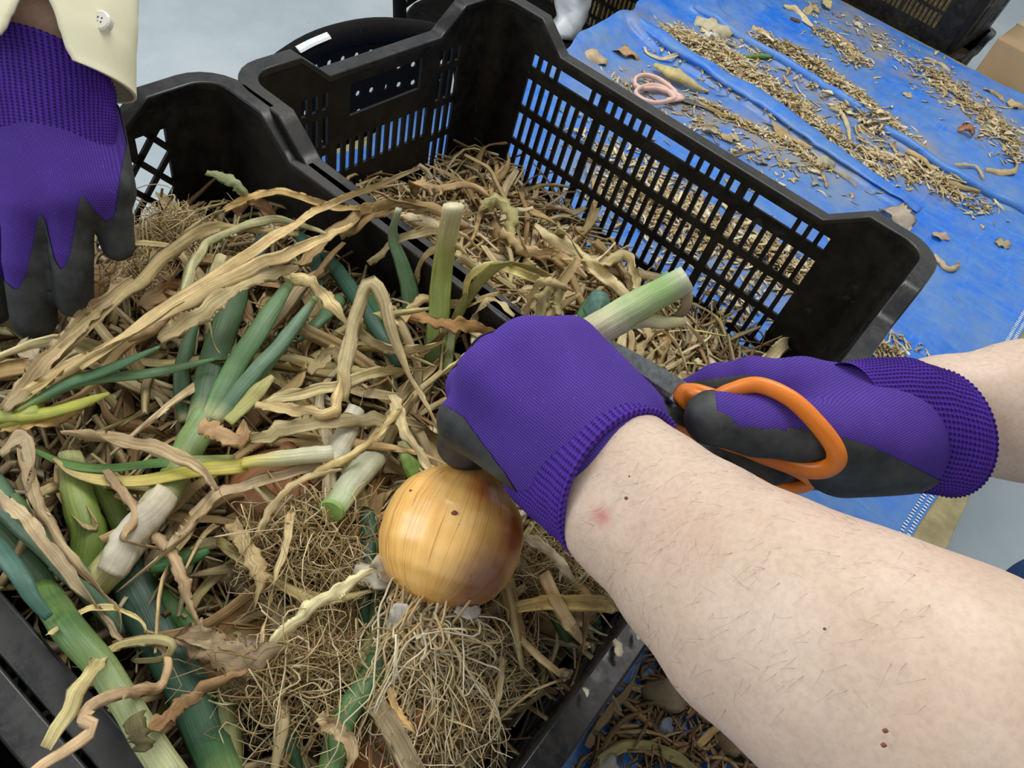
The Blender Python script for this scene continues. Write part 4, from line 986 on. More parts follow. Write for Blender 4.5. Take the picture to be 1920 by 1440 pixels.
# ---- onions whose bulbs or roots show in the heap
def root_onion(label, bulb_px, R, axis, col, root_px, targets, n, seed, curl=.013, off=-.02, rad=.00040, spread=.008, roff=.008):
    c = surf(*bulb_px, off); T = empty('onion', c, label, 'onion', ONI)
    v, f, cc, l = bulb_geo(c, axis, R, R*.92, col, seed, 36, 22); mk('bulb', v, f, M_BULB, T, True, cc, l)
    st = surf(*root_px, roff); tg = [(surf(t[0], t[1], t[2]), t[3]*.45/F*.6) for t in targets]
    roots_geo(st, tg, n, rad, seed, spread, curl).build('roots', M_ROOT, T)
    return T
root_onion('reddish onion bulb under matted roots left of the held bulb', (520, 930), .034, (-.1, .3, .9), S(176, 124, 88), (560, 985), [(520, 1060, .016, 60), (600, 1060, .016, 60), (560, 1110, .012, 70), (640, 1010, .014, 60), (660, 1080, .016, 50), (480, 1010, .012, 50)], 230, 31)
root_onion('onion with dense root mat at the bottom centre left', (470, 1240), .032, (-.5, .5, .5), S(150, 122, 84), (530, 1270), [(560, 1200, .014, 70), (620, 1260, .016, 70), (520, 1340, .014, 70), (600, 1360, .014, 70), (460, 1300, .012, 60), (640, 1180, .014, 60)], 220, 32)
root_onion('brown onion bulb lying under the hanging roots at the bottom', (735, 1385), .036, (.2, .2, .9), S(168, 112, 62), (820, 1340), [(900, 1300, .014, 60), (860, 1400, .014, 60), (940, 1240, .014, 60), (760, 1440, .012, 60), (960, 1180, .014, 50)], 170, 33)
root_onion('onion with curly pale roots beside the lattice wall', (300, 480), .030, (.1, .6, .6), S(170, 130, 86), (325, 460), [(290, 440, .012, 40), (350, 430, .014, 40), (330, 410, .016, 34), (390, 440, .014, 40), (280, 460, .012, 40), (360, 480, .014, 40)], 170, 34, .010)
root_onion('onion with roots showing below the purple cuff', (1040, 1120), .030, (.2, .3, .8), S(160, 126, 80), (1060, 1060), [(1000, 1040, .014, 40), (1100, 1060, .014, 40), (1120, 1100, .012, 40), (1040, 1090, .014, 50), (980, 1100, .014, 50)], 150, 35, .010)
root_onion('small onion with roots in the upper left of the heap below the glove', (210, 560), .028, (0, .5, .8), S(176, 140, 96), (250, 520), [(210, 520, .018, 40), (280, 540, .018, 40), (300, 500, .02, 40)], 60, 36, .010)

# ------------------------------------------------------------------ the held onion
OC = px(848, 1000, .424); OR = 134*.424/F
oax = nrm(CR*.33+CU*.90+CD*.30)
bruise = [(px(905, 1090, .40), .030, S(150, 104, 72)), (px(965, 1000, .41), .020, S(160, 86, 36)), (px(930, 900, .40), .02, S(196, 112, 52))]
ho = empty('onion', OC, 'large golden onion bulb with hanging roots held by the purple glove', 'onion')
v, f, cc, l = bulb_geo(OC, oax, OR, OR*1.0, S(250, 200, 118), 77, 96, 60, bruise); mk('bulb', v, f, M_BULB, ho, True, cc, l)
neck0 = OC+oax*OR*1.15
v, f, cc, l = tube([neck0-oax*.01, px(915, 830, .428), px(1010, 715, .418), px(1085, 648, .412), px(1130, 612, .408), px(1200, 572, .404), px(1288, 522, .400)],
    [(0, .011), (.3, .0095), (.6, .010), (1, .0072)], None, 16, 50, col=[(0, S(200, 150, 90)), (.4, S(206, 200, 160)), (.72, S(216, 214, 170)), (.8, S(188, 206, 150)), (.93, S(150, 186, 112)), (1, S(206, 210, 180))], crum=.03, seed=9)
mk('stem', v, f, M_GREEN, ho, True, cc, l)
for P, w, c in (([px(1100, 640, .412), px(1150, 606, .407), px(1210, 600, .405), px(1250, 606, .404), px(1282, 604, .404)], .0048, [(0, S(216, 212, 168)), (1, S(198, 192, 140))]),
                ([px(1180, 590, .41), px(1225, 545, .405), px(1255, 512, .402)], .004, [(0, S(150, 180, 140)), (1, S(120, 160, 140))]),
                ([px(1270, 530, .402), px(1288, 548, .404), px(1282, 580, .408), px(1262, 600, .412)], .0042, [(0, S(186, 176, 130)), (1, S(140, 118, 80))])):
    v, f, cc, l = tube(P, [(0, w*.9), (.5, w), (1, w*.5)], [(0, w*.6), (1, w*.3)], 10, 20, .6, .2, nxt(), col=c, crum=.05); mk('side_leaf', v, f, M_GREEN, ho, True, cc, l)
for P, c in (([px(1090, 600, .43), px(1110, 585, .43), px(1140, 572, .43)], S(70, 112, 62)), ([px(1100, 592, .425), px(1125, 570, .42), px(1142, 588, .425)], S(86, 124, 110))):
    v, f, cc, l = tube(P, [(0, .005), (.5, .009), (1, .003)], .0012, 8, 12, .4, .1, nxt(), col=c); mk('green_leaf', v, f, M_GREEN, ho, True, cc, l)
rp = OC-oax*OR*.99
tg = [(px(800+du, 1210+dv, .41), .008) for du, dv in ((-30, 0), (20, 20), (50, 30), (90, 20), (40, 60), (80, 90))]
tg += [(surf(u, v_, .02), .012) for u, v_ in ((740, 1290), (790, 1330), (850, 1350), (900, 1300), (930, 1230), (700, 1400), (760, 1400), (830, 1410), (880, 1390), (690, 1260), (900, 1180))]
roots_geo(rp, tg, 400, .00052, 41, .0075, .008, 22, [S(244, 226, 180), S(226, 202, 152), S(248, 236, 200), S(210, 182, 132)], -oax*.016).build('roots', M_ROOT, ho)
v, f, cc, l = tube([rp+oax*.003, rp, rp-oax*.0025], [(0, .0105), (.5, .010), (1, .006)], None, 20, 6, crum=.12, seed=8, col=S(150, 112, 74)); mk('root_plate', v, f, M_ROOT, ho, True, cc, l)
def flake(P, w, col, name='skin_flake', parent=None, mat_=None, seed=None, label=None, origin=None, group=None, n=8, cup=.6, N=10, th=.05, cat='onion skin'):
    sd = seed or nxt(); v, f, cc, l = tube(P, [(0, w*.6), (.4, w), (.8, w*.85), (1, w*.4)], w*th, n, N, .3, .3, sd, col=col, crum=.18, cup=cup)
    if parent is not None: return mk(name, v, f, mat_ or M_FLAKE, parent, True, cc, l)
    return tag(mk(name, v, f, mat_ or M_FLAKE, None, True, cc, l, origin=P[0]), label, cat, group)
flake([px(668, 1062, .415), px(700, 1078, .412), px(728, 1100, .41)], .0075, S(224, 218, 196), parent=ho)
flake([px(700, 1050, .41), px(722, 1065, .41), px(735, 1090, .41)], .006, S(214, 200, 170), parent=ho)
flake([px(752, 1132, .395), px(748, 1160, .395), px(742, 1192, .397)], .0068, S(232, 230, 222), parent=ho, cup=.3)
flake([px(855, 1140, .40), px(880, 1150, .40), px(900, 1140, .405)], .004, S(216, 208, 200), parent=ho)
flake([px(880, 862, .417), px(898, 848, .417), px(915, 850, .42)], .008, S(206, 162, 92), parent=ho, cup=.8)
for u, v_, r in ((852, 962, .0016), (820, 1040, .0010), (812, 1062, .0009), (770, 920, .0008)):     # scars on the skin
    d = nrm(px(u, v_, .40)-CP); b = CP-OC; q = b@d; t = -q-math.sqrt(max(1e-9, q*q-(b@b-(OR*1.0)**2))); P = CP+d*t
    vv, ff, c_, l_ = tube([P+CR*r, P, P-CR*r], [(0, r*.3), (.5, r), (1, r*.3)], r*.5, 8, 6, up=-CD); mk('scar', vv, ff, M_MOLE, ho)

# ------------------------------------------------------------------ people
def glove(parent, name, V, Q, fv, label=None, m=None):
    gl = mk(name, V, Q, m or M_KNIT, parent, True)
    N_ = vnormals(V, Q); v2, f2 = clip_mesh(V+N_*.0006, Q, fv); mk('coating', v2, f2, M_COAT, gl, True); return gl
def cuff(glv, rings, n=290, rib=.00042, lip=True, nr=40, ribs=72, mat_=None):
    """rings: list of (centre, lateral half axis vector, upright half axis vector); lofted, ribbed, with a rolled lip"""
    t = np.linspace(0, 1, nr); k = np.linspace(0, 1, len(rings))
    C = catmull([r[0] for r in rings], nr); A = catmull([r[1] for r in rings], nr); B = catmull([r[2] for r in rings], nr)
    a = np.arange(n)*2*math.pi/n; V = []; rows = []
    for i in range(nr):
        s = 1+rib/.035*(np.cos(ribs*a)*min(1, 8*t[i]))+.010*math.sin(t[i]*22)*t[i]
        V.append(C[i]+np.cos(a)[:, None]*A[i]*s[:, None]+np.sin(a)[:, None]*B[i]*s[:, None])
    ax = nrm(C[-1]-C[-2])
    for (o, e) in ((.0016, .0012), (.0022, -.0006), (.0016, -.0026), (0, -.0042), (-.010, -.0050), (-.022, -.0060)):
        sA = 1+e/np.linalg.norm(A[-1]); sB = 1+e/np.linalg.norm(B[-1]); s = 1+rib/.035*np.cos(ribs*a)
        V.append(C[-1]+ax*o+np.cos(a)[:, None]*A[-1]*(sA*s)[:, None]+np.sin(a)[:, None]*B[-1]*(sB*s)[:, None])
    m = len(V); V = np.concatenate(V); f = [(i*n+j, i*n+(j+1) % n, (i+1)*n+(j+1) % n, (i+1)*n+j) for i in range(m-1) for j in range(n)]
    arc = np.repeat(np.concatenate([np.linspace(0, np.linalg.norm(C[-1]-C[0]), nr), np.linalg.norm(C[-1]-C[0])+.0015*np.arange(1, m-nr+1)]), n)
    lc = np.stack([np.tile(a*ribs, m), arc, arc*0], -1)
    return mk('cuff', V, f, mat_ or M_RIB, glv, True, None, lc)
def chain(pts, rs, k=None):
    out = []
    for a, b, ra, rb in zip(pts[:-1], pts[1:], rs[:-1], rs[1:]): out.append((a, b, ra, rb) if k is None else (a, b, ra, rb, k))
    return out

# ---- person 1: arms from the right, trimming the onion
P1 = empty('person', (1.0, -.12, FLOORZ), 'person at the right with bare forearms and purple work gloves, cutting an onion stem', 'person')
WL = px(1120, 880, .352); EL = np.array([.735, -.535, .470]); SL = np.array([.90, -.36, .70])
WR = px(1700, 775, .425); ER = px(2330, 700, .46); SR = np.array([.93, .06, .70])
lat = nrm(CR*.50+CU*.86)          # across the left wrist, as seen
prims = []
pl = [(px(1070, 820, .385), .0200, .0120), (px(1135, 885, .366), .0210, .0125), (px(1215, 960, .345), .0225, .0128), (px(1310, 1045, .320), .0255, .0130), (px(1425, 1140, .292), .0300, .0125), (px(1590, 1240, .272), .0350, .0115), (px(1770, 1335, .258), .0385, .0100), (px(2000, 1440, .250), .040, .006), (EL, .040, 0)]
for o in (-1, 0, 1):
    pts = [p+lat*o*w for p, r, w in pl]; prims += chain(pts, [r*(1 if o else 1.02) for p, r, w in pl], .012)
prims.append((px(1118, 985, .350), px(1135, 995, .347), .0105, .0105, .018))       # ulnar head
prims += chain([EL, (EL+SL)/2, SL], [.039, .046, .056], .02)
latR = nrm(CR*-.25+CU*.97)
pr = [(px(1670, 788, .440), .0160, .009), (px(1720, 786, .438), .0180, .0110), (px(1780, 780, .434), .0205, .0115), (px(1920, 772, .430), .0260, .0120), (px(2080, 745, .435), .033, .008), (px(2220, 720, .448), .036, .004), (ER, .037, 0)]
for o in (-1, 0, 1): prims += chain([p+latR*o*w for p, r, w in pr], [r for p, r, w in pr], .012)
prims += chain([ER, (ER+SR)/2, SR], [.038, .046, .056], .02)
NB = np.array([.93, -.15, .78]); HIP = np.array([1.08, -.13, .28])
prims += [(SL+[.03, .02, 0], SR+[.03, -.02, 0], .075, .075, .03), (np.array([.95, -.15, .66]), HIP, .125, .125, .03), (np.array([.95, -.24, .62]), HIP+[0, -.08, 0], .09, .09, .03), (np.array([.95, -.06, .62]), HIP+[0, .08, 0], .09, .09, .03),
          (NB, NB+[-.05, 0, .10], .055, .052, .02), (NB+[-.075, 0, .20], NB+[-.085, 0, .25], .078, .082, .02), (NB+[-.125, 0, .15], NB+[-.11, 0, .19], .045, .05, .02), (NB+[-.172, 0, .20], NB+[-.165, 0, .225], .012, .008, .012),
          (NB+[-.08, .082, .20], NB+[-.075, .085, .23], .014, .014, .006), (NB+[-.08, -.082, .20], NB+[-.075, -.085, .23], .014, .014, .006)]
V, Q = sdf_mesh(prims, .0042, .012, .02, smooth=2)
col = np.ones((len(V), 3))
def near_uv(V, u0, v0, r, dmax=.5):
    w = V-CP; z = w@CD; u = 960+F*(w@CR)/z; v = 720-F*(w@CU)/z; return np.exp(-(((u-u0)**2+(v-v0)**2)/r**2))*(z < dmax)*(z > .05)
k_ = near_uv(V, 1129, 968, 17, .36)[:, None]; col = col*(1-k_)+np.array([.80, .40, .42])*k_
k_ = near_uv(V, 1300, 1160, 60, .36)[:, None]*.25; col = col*(1-k_)+np.array([.95, .85, .85])*k_
body1 = mk('body', V, Q, M_SKIN, P1, True, col)
def on_skin(u, v, V=V):
    w = V-CP; z = w@CD; uu = 960+F*(w@CR)/z; vv = 720-F*(w@CU)/z; ok = (z > .05); d = (uu-u)**2+(vv-v)**2+np.where(ok, 0, 1e9)
    i = np.argsort(d)[:40]; i = i[np.argmin(z[i])]; return px(u, v, z[i])
for u, v_, r in ((1174, 934, .0008), (1660, 1370, .0008), (1657, 1397, .0008), (1180, 893, .0004), (1546, 1179, .0005)):
    p = on_skin(u, v_)-CD*0.0; vv, ff, _, _ = tube([p-CR*r, p, p+CR*r], [(0, r*.2), (.15, r*.7), (.35, r*.95), (.5, r), (.65, r*.95), (.85, r*.7), (1, r*.2)], r*.6, 10, 9, up=-CD); mk('mole', vv, ff, M_MOLE, body1)
# fine hair on the left forearm
mb = MB(); rg = np.random.default_rng(5); NV = vnormals(V, Q); W_ = V-CP; Z_ = W_@CD; U_ = 960+F*(W_@CR)/Z_; VV_ = 720-F*(W_@CU)/Z_
cand = np.where((Z_ < .40) & (Z_ > .2) & (U_ > 1080) & (U_ < 1750) & (VV_ > 760) & (VV_ < 1330) & ((NV@CD) < -.15))[0]
cand2 = np.where((Z_ < .48) & (Z_ > .3) & (U_ > 1750) & (U_ < 1990) & (VV_ > 600) & (VV_ < 900) & ((NV@CD) < .1))[0]
for pool, n in ((cand, 300), (cand2, 70)):
    if len(pool) == 0: continue
    for i in rg.choice(pool, n):
        p = V[i]; d = nrm(-CR*.75-CU*.35*rg.normal(1, .8)+rg.normal(0, .3, 3)); d = nrm(d-NV[i]*(d@NV[i])); ln = rg.uniform(.004, .010)
        P = [p, p+d*ln*.4+NV[i]*.0010, p+d*ln*.8+NV[i]*.0014+rg.normal(0, .0005, 3), p+d*ln+NV[i]*.0010+rg.normal(0, .0009, 3)]
        v, f, _, _ = tube(P, [(0, .000036), (1, .000012)], None, 3, 6, cap=False); mb.add(v, f)
tag(mb.build('arm_hair', M_HAIR, body1), kind='stuff')
# clothing
tp = [(SL+[.03, .02, 0], SR+[.03, -.02, 0], .085, .085, .03), (np.array([.95, -.15, .66]), HIP, .138, .140, .03), (np.array([.95, -.24, .62]), HIP+[0, -.08, 0], .102, .104, .03), (np.array([.95, -.06, .62]), HIP+[0, .08, 0], .102, .104, .03)]
tp += [(SL, SL*.55+EL*.45, .066, .062, .02), (SR, SR*.55+ER*.45, .066, .062, .02)]
V2, Q2 = sdf_mesh(tp, .009, .02, .03, smooth=2); mk('t_shirt', V2, Q2, M_TEE, P1)
hp = [(NB+[-.06, 0, .225], NB+[-.055, 0, .27], .088, .084, .02), (NB+[-.03, 0, .16], NB+[-.03, 0, .24], .075, .082, .02)]
V2, Q2 = sdf_mesh(hp, .009, .02, .03, smooth=2); mk('hair', V2, Q2, M_HAIR, P1)
jp = [(HIP+[0, -.06, 0], HIP+[0, .06, 0], .135, .135, .03)]
for sy, kx in ((-1, 0), (1, 0)):
    kn = px(1990, 1150, 1.08) if sy > 0 else np.array([.93, HIP[1]-.11, -.14]); an = np.array([1.0, (kn[1] if sy > 0 else HIP[1]-.10), -.54])
    jp += chain([HIP+[-.02, sy*.085, -.05], kn, an], [.098, .078, .062], .02)
V2, Q2 = sdf_mesh(jp, .009, .02, .03, smooth=2); mk('jeans', V2, Q2, M_DENIM, P1)
for yy_ in (HIP[1]-.10, float(px(1990, 1150, 1.08)[1])):
    V2, Q2 = sdf_mesh([(np.array([1.02, yy_, FLOORZ+.04]), np.array([.86, yy_, FLOORZ+.032]), .04, .032), (np.array([1.02, yy_, FLOORZ+.05]), np.array([1.0, yy_, FLOORZ+.13]), .042, .05)], .008, .02, .02); V2[:, 2] = np.maximum(V2[:, 2], FLOORZ+.001); mk('shoe', V2, Q2, M_TEE, P1)

# left glove: a fist closed round the onion neck, back of the hand to the viewer
wi = [px(1185, 775, .372), px(1145, 815, .36), px(1105, 860, .358), px(1070, 915, .366)]
mc = [px(1068, 648, .385), px(988, 652, .374), px(914, 702, .374), px(874, 788, .386)]
hand = []
for a, b, r in zip(wi, mc, (.0150, .0155, .0150, .0140)): hand += [(a, b, .0165, r, .016)]
inn = CD*.021
for a, b in zip(wi, mc): hand += [(a+inn, b+inn*.9, .0145, .0125, .014)]
fing = [([mc[0], px(1020, 640, .425), px(1060, 690, .448), px(1105, 690, .438)], [.0132, .0122, .0112, .0102]),
        ([mc[1], px(925, 670, .415), px(955, 730, .448), px(1020, 750, .444)], [.0138, .0126, .0116, .0104]),
        ([mc[2], px(880, 725, .412), px(905, 790, .445), px(970, 815, .444)], [.0132, .0122, .0112, .0102]),
        ([mc[3], px(862, 832, .412), px(888, 872, .436), px(945, 878, .440)], [.0124, .0112, .0104, .0095])]
for p, r in fing: hand += chain(p, r, .004)
hand += chain([px(1165, 760, .39), px(1130, 690, .425), px(1075, 690, .452), px(1020, 730, .455)], [.017, .0135, .0125, .011], .006)
V, Q = sdf_mesh(hand, .0022, .012, .01, smooth=3)
W_ = V-CP; Z_ = W_@CD; U_ = 960+F*(W_@CR)/Z_; VV_ = 720-F*(W_@CU)/Z_
bl = np.interp(U_, [800, 830, 868, 905, 950, 985, 1020, 1100], [755, 758, 780, 830, 890, 945, 1000, 1090])     # edge of the coating along the little finger side
side_ = (VV_-bl)*.27/1000
zb = .388+.00022*np.clip(1000-U_, -100, 200)*.4
fv = np.maximum(side_, (Z_-zb-.012)); fv = fv+.0006*np.sin(V[:, 0]*900)*np.sin(V[:, 1]*700+V[:, 2]*800)
fv = np.where(U_ > 1075, np.minimum(fv, (Z_-.415)), fv)
gl = glove(P1, 'glove', V, Q, fv); gl['label'] = 'left purple knit glove closed round the onion neck'
up = nrm(-CR*.60+CU*.48-CD*.64); lt = nrm(CR*.57+CU*.82+CD*.1)
cuff(gl, [(px(1050, 800, .388), lt*.0430, up*.0270), (px(1085, 836, .380), lt*.0425, up*.0315), (px(1120, 868, .371), lt*.0410, up*.0340), (px(1150, 895, .362), lt*.0400, up*.0345), (px(1162, 906, .358), lt*.0385, up*.0335)])

# right glove: thumb through the scissor ring, forefinger along the top
hand = []
hand += [(px(1690, 775, .428), px(1505, 735, .438), .0225, .0195, .02), (px(1700, 810, .43), px(1540, 800, .445), .0225, .022, .02), (px(1690, 850, .435), px(1580, 862, .445), .0215, .0215, .02),
         (px(1640, 820, .418), px(1560, 822, .412), .0235, .0205, .02)]
hand += chain([px(1500, 722, .435), px(1410, 712, .44), px(1345, 722, .446), px(1292, 742, .452)], [.0150, .0125, .0118, .0105], .006)
hand += chain([px(1510, 770, .455), px(1420, 790, .47), px(1350, 830, .465), px(1320, 850, .455)], [.0140, .0125, .0115, .0105], .004)
hand += chain([px(1530, 830, .458), px(1440, 858, .47), px(1385, 880, .462)], [.0140, .0125, .0115], .004)
hand += chain([px(1560, 872, .452), px(1500, 880, .468), px(1440, 892, .46)], [.0140, .0120, .0105], .004)
thumb = chain([px(1600, 815, .408), px(1520, 812, .400), px(1420, 795, .392), px(1335, 783, .388)], [.0190, .0162, .0152, .0138], .006)
V, Q = sdf_mesh(hand+thumb, .0022, .010, .01, smooth=3)
W_ = V-CP; Z_ = W_@CD; U_ = 960+F*(W_@CR)/Z_; VV_ = 720-F*(W_@CU)/Z_
onthumb = Z_ < np.interp(U_, [1280, 1440, 1520, 1600], [.41, .408, .405, .40])
# forefinger: dark flank below the purple top edge; thumb: dark tip and lower side; palm: dark below
fi = np.where(U_ < 1465, (VV_-np.interp(U_, [1260, 1300, 1400, 1440, 1465], [752, 715, 703, 708, 738]))*.3/1000, -1)
ft = np.maximum((1345+.10*(VV_-780)*(VV_ < 800)-U_)*.3/1000, (VV_-np.interp(U_, [1280, 1360, 1390, 1480, 1540, 1640, 1740], [740, 778, 792, 800, 806, 835, 870]))*.3/1000)
ft = np.where((U_ > 1362) & (VV_ < 800), np.minimum(ft, (1375-U_)*.3/1000), ft)
fp = np.where(U_ > 1465, (VV_-np.interp(U_, [1440, 1500, 1560, 1620, 1700, 1760], [800, 806, 815, 832, 868, 900]))*.3/1000, fi)
fv = np.where(onthumb & (U_ < 1560), ft, fp); fv = np.maximum(fv, np.where(onthumb, -1, Z_-.462))
gr = glove(P1, 'glove', V, Q, fv, None, M_KNIT3); gr['label'] = 'right purple knit glove gripping the orange scissors'
up = nrm(CR*.52-CU*.22-CD*.80); lt = nrm(CR*.34-CU*.94); lt = nrm(lt-up*(lt@up))
cuff(gr, [(px(1590, 786, .430), lt*.0335, up*.0230), (px(1640, 790, .428), lt*.0385, up*.0265), (px(1680, 796, .426), lt*.0395, up*.0275), (px(1715, 802, .424), lt*.0400, up*.0300), (px(1742, 808, .422), lt*.0395, up*.0300), (px(1758, 812, .421), lt*.0370, up*.0290)])

# ---- scissors held in the right glove
sc = empty('scissors', px(1280, 770, .405), 'scissors with large orange handles cutting the onion stem', 'scissors')
ring = [px(1296, 740, .399), px(1335, 748, .395), px(1368, 734, .390), px(1420, 722, .384), px(1480, 746, .378), px(1530, 792, .376), px(1566, 842, .378), px(1562, 872, .384), px(1520, 882, .392), px(1450, 862, .402), px(1390, 838, .408), px(1340, 815, .410), px(1305, 780, .406)]
v, f, c, l = tube(ring, [(0, .0042), (.3, .0046), (.6, .0052), (1, .0042)], [(0, .0036), (1, .0036)], 12, 110, up=-CD, closed=True); mk('handle', v, f, M_ORANGE, sc)
v, f, c, l = tube([px(1275, 758, .404), px(1292, 744, .402), px(1316, 738, .398), px(1345, 745, .395)], [(0, .0058), (.3, .0080), (.7, .0045), (1, .004)], .0034, 10, 16, up=-CD); mk('handle_shank', v, f, M_ORANGE, sc)
ring2 = [px(1252, 795, .412), px(1290, 806, .415), px(1340, 822, .42), px(1420, 850, .43), px(1500, 884, .442), px(1520, 905, .45), px(1480, 915, .455), px(1400, 900, .452), px(1330, 866, .44), px(1280, 832, .425)]
v, f, c, l = tube(ring2, .0046, .0036, 12, 90, up=-CD, closed=True); mk('handle', v, f, M_ORANGE, sc)
def blade(tip, base, w0, edge, th=.0011, name='blade'):
    """flat tapered blade with a bevelled cutting edge, from base to tip; edge: direction of the cutting edge"""
    tip = np.asarray(tip); base = np.asarray(base); d = nrm(tip-base); e = nrm(edge-d*(edge@d)); n_ = np.cross(d, e); L = np.linalg.norm(tip-base); V = []
    for t, w in ((0, .75), (.12, 1.), (.4, .92), (.7, .68), (.92, .3), (1, .06)):
        p = base+d*L*t
        for s, h in ((-.5, .5), (-.5, -.5), (.28, -.5), (.5, 0), (.28, .5)): V.append(p+e*s*w*w0+n_*h*th*2)
    f = [(i*5+j, i*5+(j+1) % 5, (i+1)*5+(j+1) % 5, (i+1)*5+j) for i in range(5) for j in range(5)]+[(4, 3, 2, 1, 0), (25, 26, 27, 28, 29)]
    return mk(name, V, f, M_STEEL, sc, False)
blade(px(1098, 622, .402), px(1300, 752, .406), .0125, CR*.45-CU*.9)
blade(px(1120, 650, .4085), px(1296, 790, .4095), .0125, CR*-.45+CU*.9)
v, f, c, l = tube([px(1262, 752, .4035), px(1262, 752, .4125)], .0034, None, 16, 3, up=CR); mk('pivot_screw', v, f, M_STEEL, sc)

# ---- person 2: gloved left hand reaching in from the upper left
P2 = empty('person', (-.70, -.85, FLOORZ), 'second person at the upper left in cream sleeve and purple glove reaching into the heap', 'person')
hand = []
mcs = [px(188, 350, .452), px(130, 378, .448), px(54, 386, .450), px(-20, 380, .458)]
ws = [px(152, 205, .455), px(105, 200, .448), px(55, 200, .448), px(5, 205, .455)]
for a, b in zip(ws, mcs): hand += [(a, b, .0165, .0142, .016), (a+CD*.018, b+CD*.012, .014, .0125, .014)]
fs = [([mcs[0], px(212, 405, .462), px(221, 460, .474)], [.0122, .0104, .0094]),
      ([mcs[1], px(134, 470, .458), px(139, 562, .474)], [.0126, .0114, .0106]),
      ([mcs[2], px(54, 490, .460), px(64, 598, .478)], [.0142, .0136, .0124]),
      ([mcs[3], px(-20, 480, .47), px(-18, 575, .484)], [.0135, .0130, .0118])]
for p, r in fs: hand += chain(p, r, .0015)
hand += chain([px(-20, 260, .46), px(-75, 340, .48), px(-85, 430, .49)], [.017, .0145, .012], .006)
V, Q = sdf_mesh(hand, .0023, .010, .01, smooth=3)
W_ = V-CP; Z_ = W_@CD; U_ = 960+F*(W_@CR)/Z_; VV_ = 720-F*(W_@CU)/Z_
vb = np.interp(U_, [-60, -20, 8, 32, 48, 62, 72, 82, 90, 104, 118, 132, 142, 152, 160, 180, 200, 216, 226, 236], [480, 500, 525, 546, 520, 455, 405, 402, 430, 490, 508, 480, 410, 362, 372, 398, 416, 400, 320, 270])
fv = np.maximum((VV_-vb)*.3/1000, Z_-np.interp(VV_, [200, 380, 600], [.468, .466, .482]))
g2 = glove(P2, 'glove', V, Q, fv, None, M_KNIT2); g2['label'] = 'purple knit glove with grey dipped fingers'
upv = nrm(-CD*.85+CU*.5); lt = nrm(CR*.97-CU*.16)
cuff(g2, [(px(92, 300, .452), lt*.0390, upv*.0245), (px(88, 245, .450), lt*.0390, upv*.0260), (px(86, 200, .448), lt*.0395, upv*.0290), (px(84, 160, .446), lt*.0400, upv*.0300), (px(82, 140, .445), lt*.0395, upv*.0300)])
E2 = px(20, -330, .50); S2 = E2+np.array([-.22, -.03, .20])
w2 = [px(86, 205, .452), px(80, 130, .450), px(70, 40, .45), px(55, -90, .455), px(40, -220, .475), E2]
prims = []
for o in (-1, 1): prims += chain([p+lt*o*k for p, k in zip(w2, (.012, .011, .010, .008, .005, 0))], [.0195, .0195, .0215, .026, .032, .036], .012)
prims += chain([E2, (E2+S2)/2, S2], [.038, .045, .055], .02)
T2 = S2+np.array([-.04, .10, .0])
prims += [(S2, S2+[-.02, -.34, 0], .07, .07, .03), (S2+[-.02, -.17, -.05], np.array([-.70, S2[1]-.17, .28]), .12, .12, .03), (S2+[-.02, -.17, .06], S2+[.0, -.17, .17], .055, .052, .02), (S2+[.03, -.17, .26], S2+[.03, -.17, .31], .078, .082, .02)]
V, Q = sdf_mesh(prims, .0048, .012, .02, smooth=2); mk('body', V, Q, M_SKIN2, P2, True, np.ones((len(V), 3)))
# cream sleeve with an open cuff slit
def sleeve():
    ax = [px(92, 108, .450), px(90, 60, .450), px(86, 0, .452), px(70, -150, .46), px(45, -270, .485), E2+[-.01, 0, .01], (E2+S2)/2, S2]
    rad = [(.045, .042), (.048, .044), (.051, .046), (.055, .048), (.057, .052), (.062, .058), (.068, .066), (.085, .085)]
    n = 90; nr = 80; tt = (np.arange(nr)/(nr-1))**1.7; D = catmull(ax, 400)
    idx = np.clip((tt*399).astype(int), 0, 399); C = D[idx]; TG = np.gradient(D, axis=0)[idx]
    A = np.interp(tt, np.linspace(0, 1, 8), [r[0] for r in rad]); B = np.interp(tt, np.linspace(0, 1, 8), [r[1] for r in rad])
    V = []; Ld = np.linalg.norm(np.diff(D, axis=0), axis=1).sum()
    for i in range(nr):
        T = nrm(TG[i]); u1 = nrm(lt-T*(lt@T)); u2 = nrm(np.cross(T, u1))
        if u2@CD > 0: u2 = -u2
        s = tt[i]*Ld; gap = .36*max(0, 1-s/.030)
        for k in range(n):
            a = math.pi*.375+gap+(2*math.pi-2*gap)*k/(n-1)      # the slit opens towards the viewer
            wr = 1+.035*math.sin(4*a+70*s)*min(1, s*14)+.02*math.sin(3*a-41*s)+.016*math.sin(9*a+120*s)*min(1, s*10)
            q = max(0, 1-s/.06); drp = -T*q*(.026*(math.cos(a)*.5+.5)-.006)
            flare = 1+.10*q*math.exp(-((a-math.pi*.375-gap)/.5)**2)
            V.append(C[i]+u1*math.cos(a)*A[i]*wr*flare+u2*math.sin(a)*B[i]*wr*flare+drp)
    f = [(i*n+k, i*n+k+1, (i+1)*n+k+1, (i+1)*n+k) for i in range(nr-1) for k in range(n-1)]
    o = mk('shirt_sleeve', V, f, M_SLEEVE, P2, True); m = o.modifiers.new('cloth', 'SOLIDIFY'); m.thickness = .0020; m.offset = -1
    return o, np.array(V)
slv, SV = sleeve()
w_ = SV-CP; z_ = w_@CD; k_ = np.argsort((960+F*(w_@CR)/z_-188)**2+(720-F*(w_@CU)/z_-38)**2+(z_ > .45)*1e6)[:4]; pb = px(188, 38, float(z_[k_].min())-.0012)
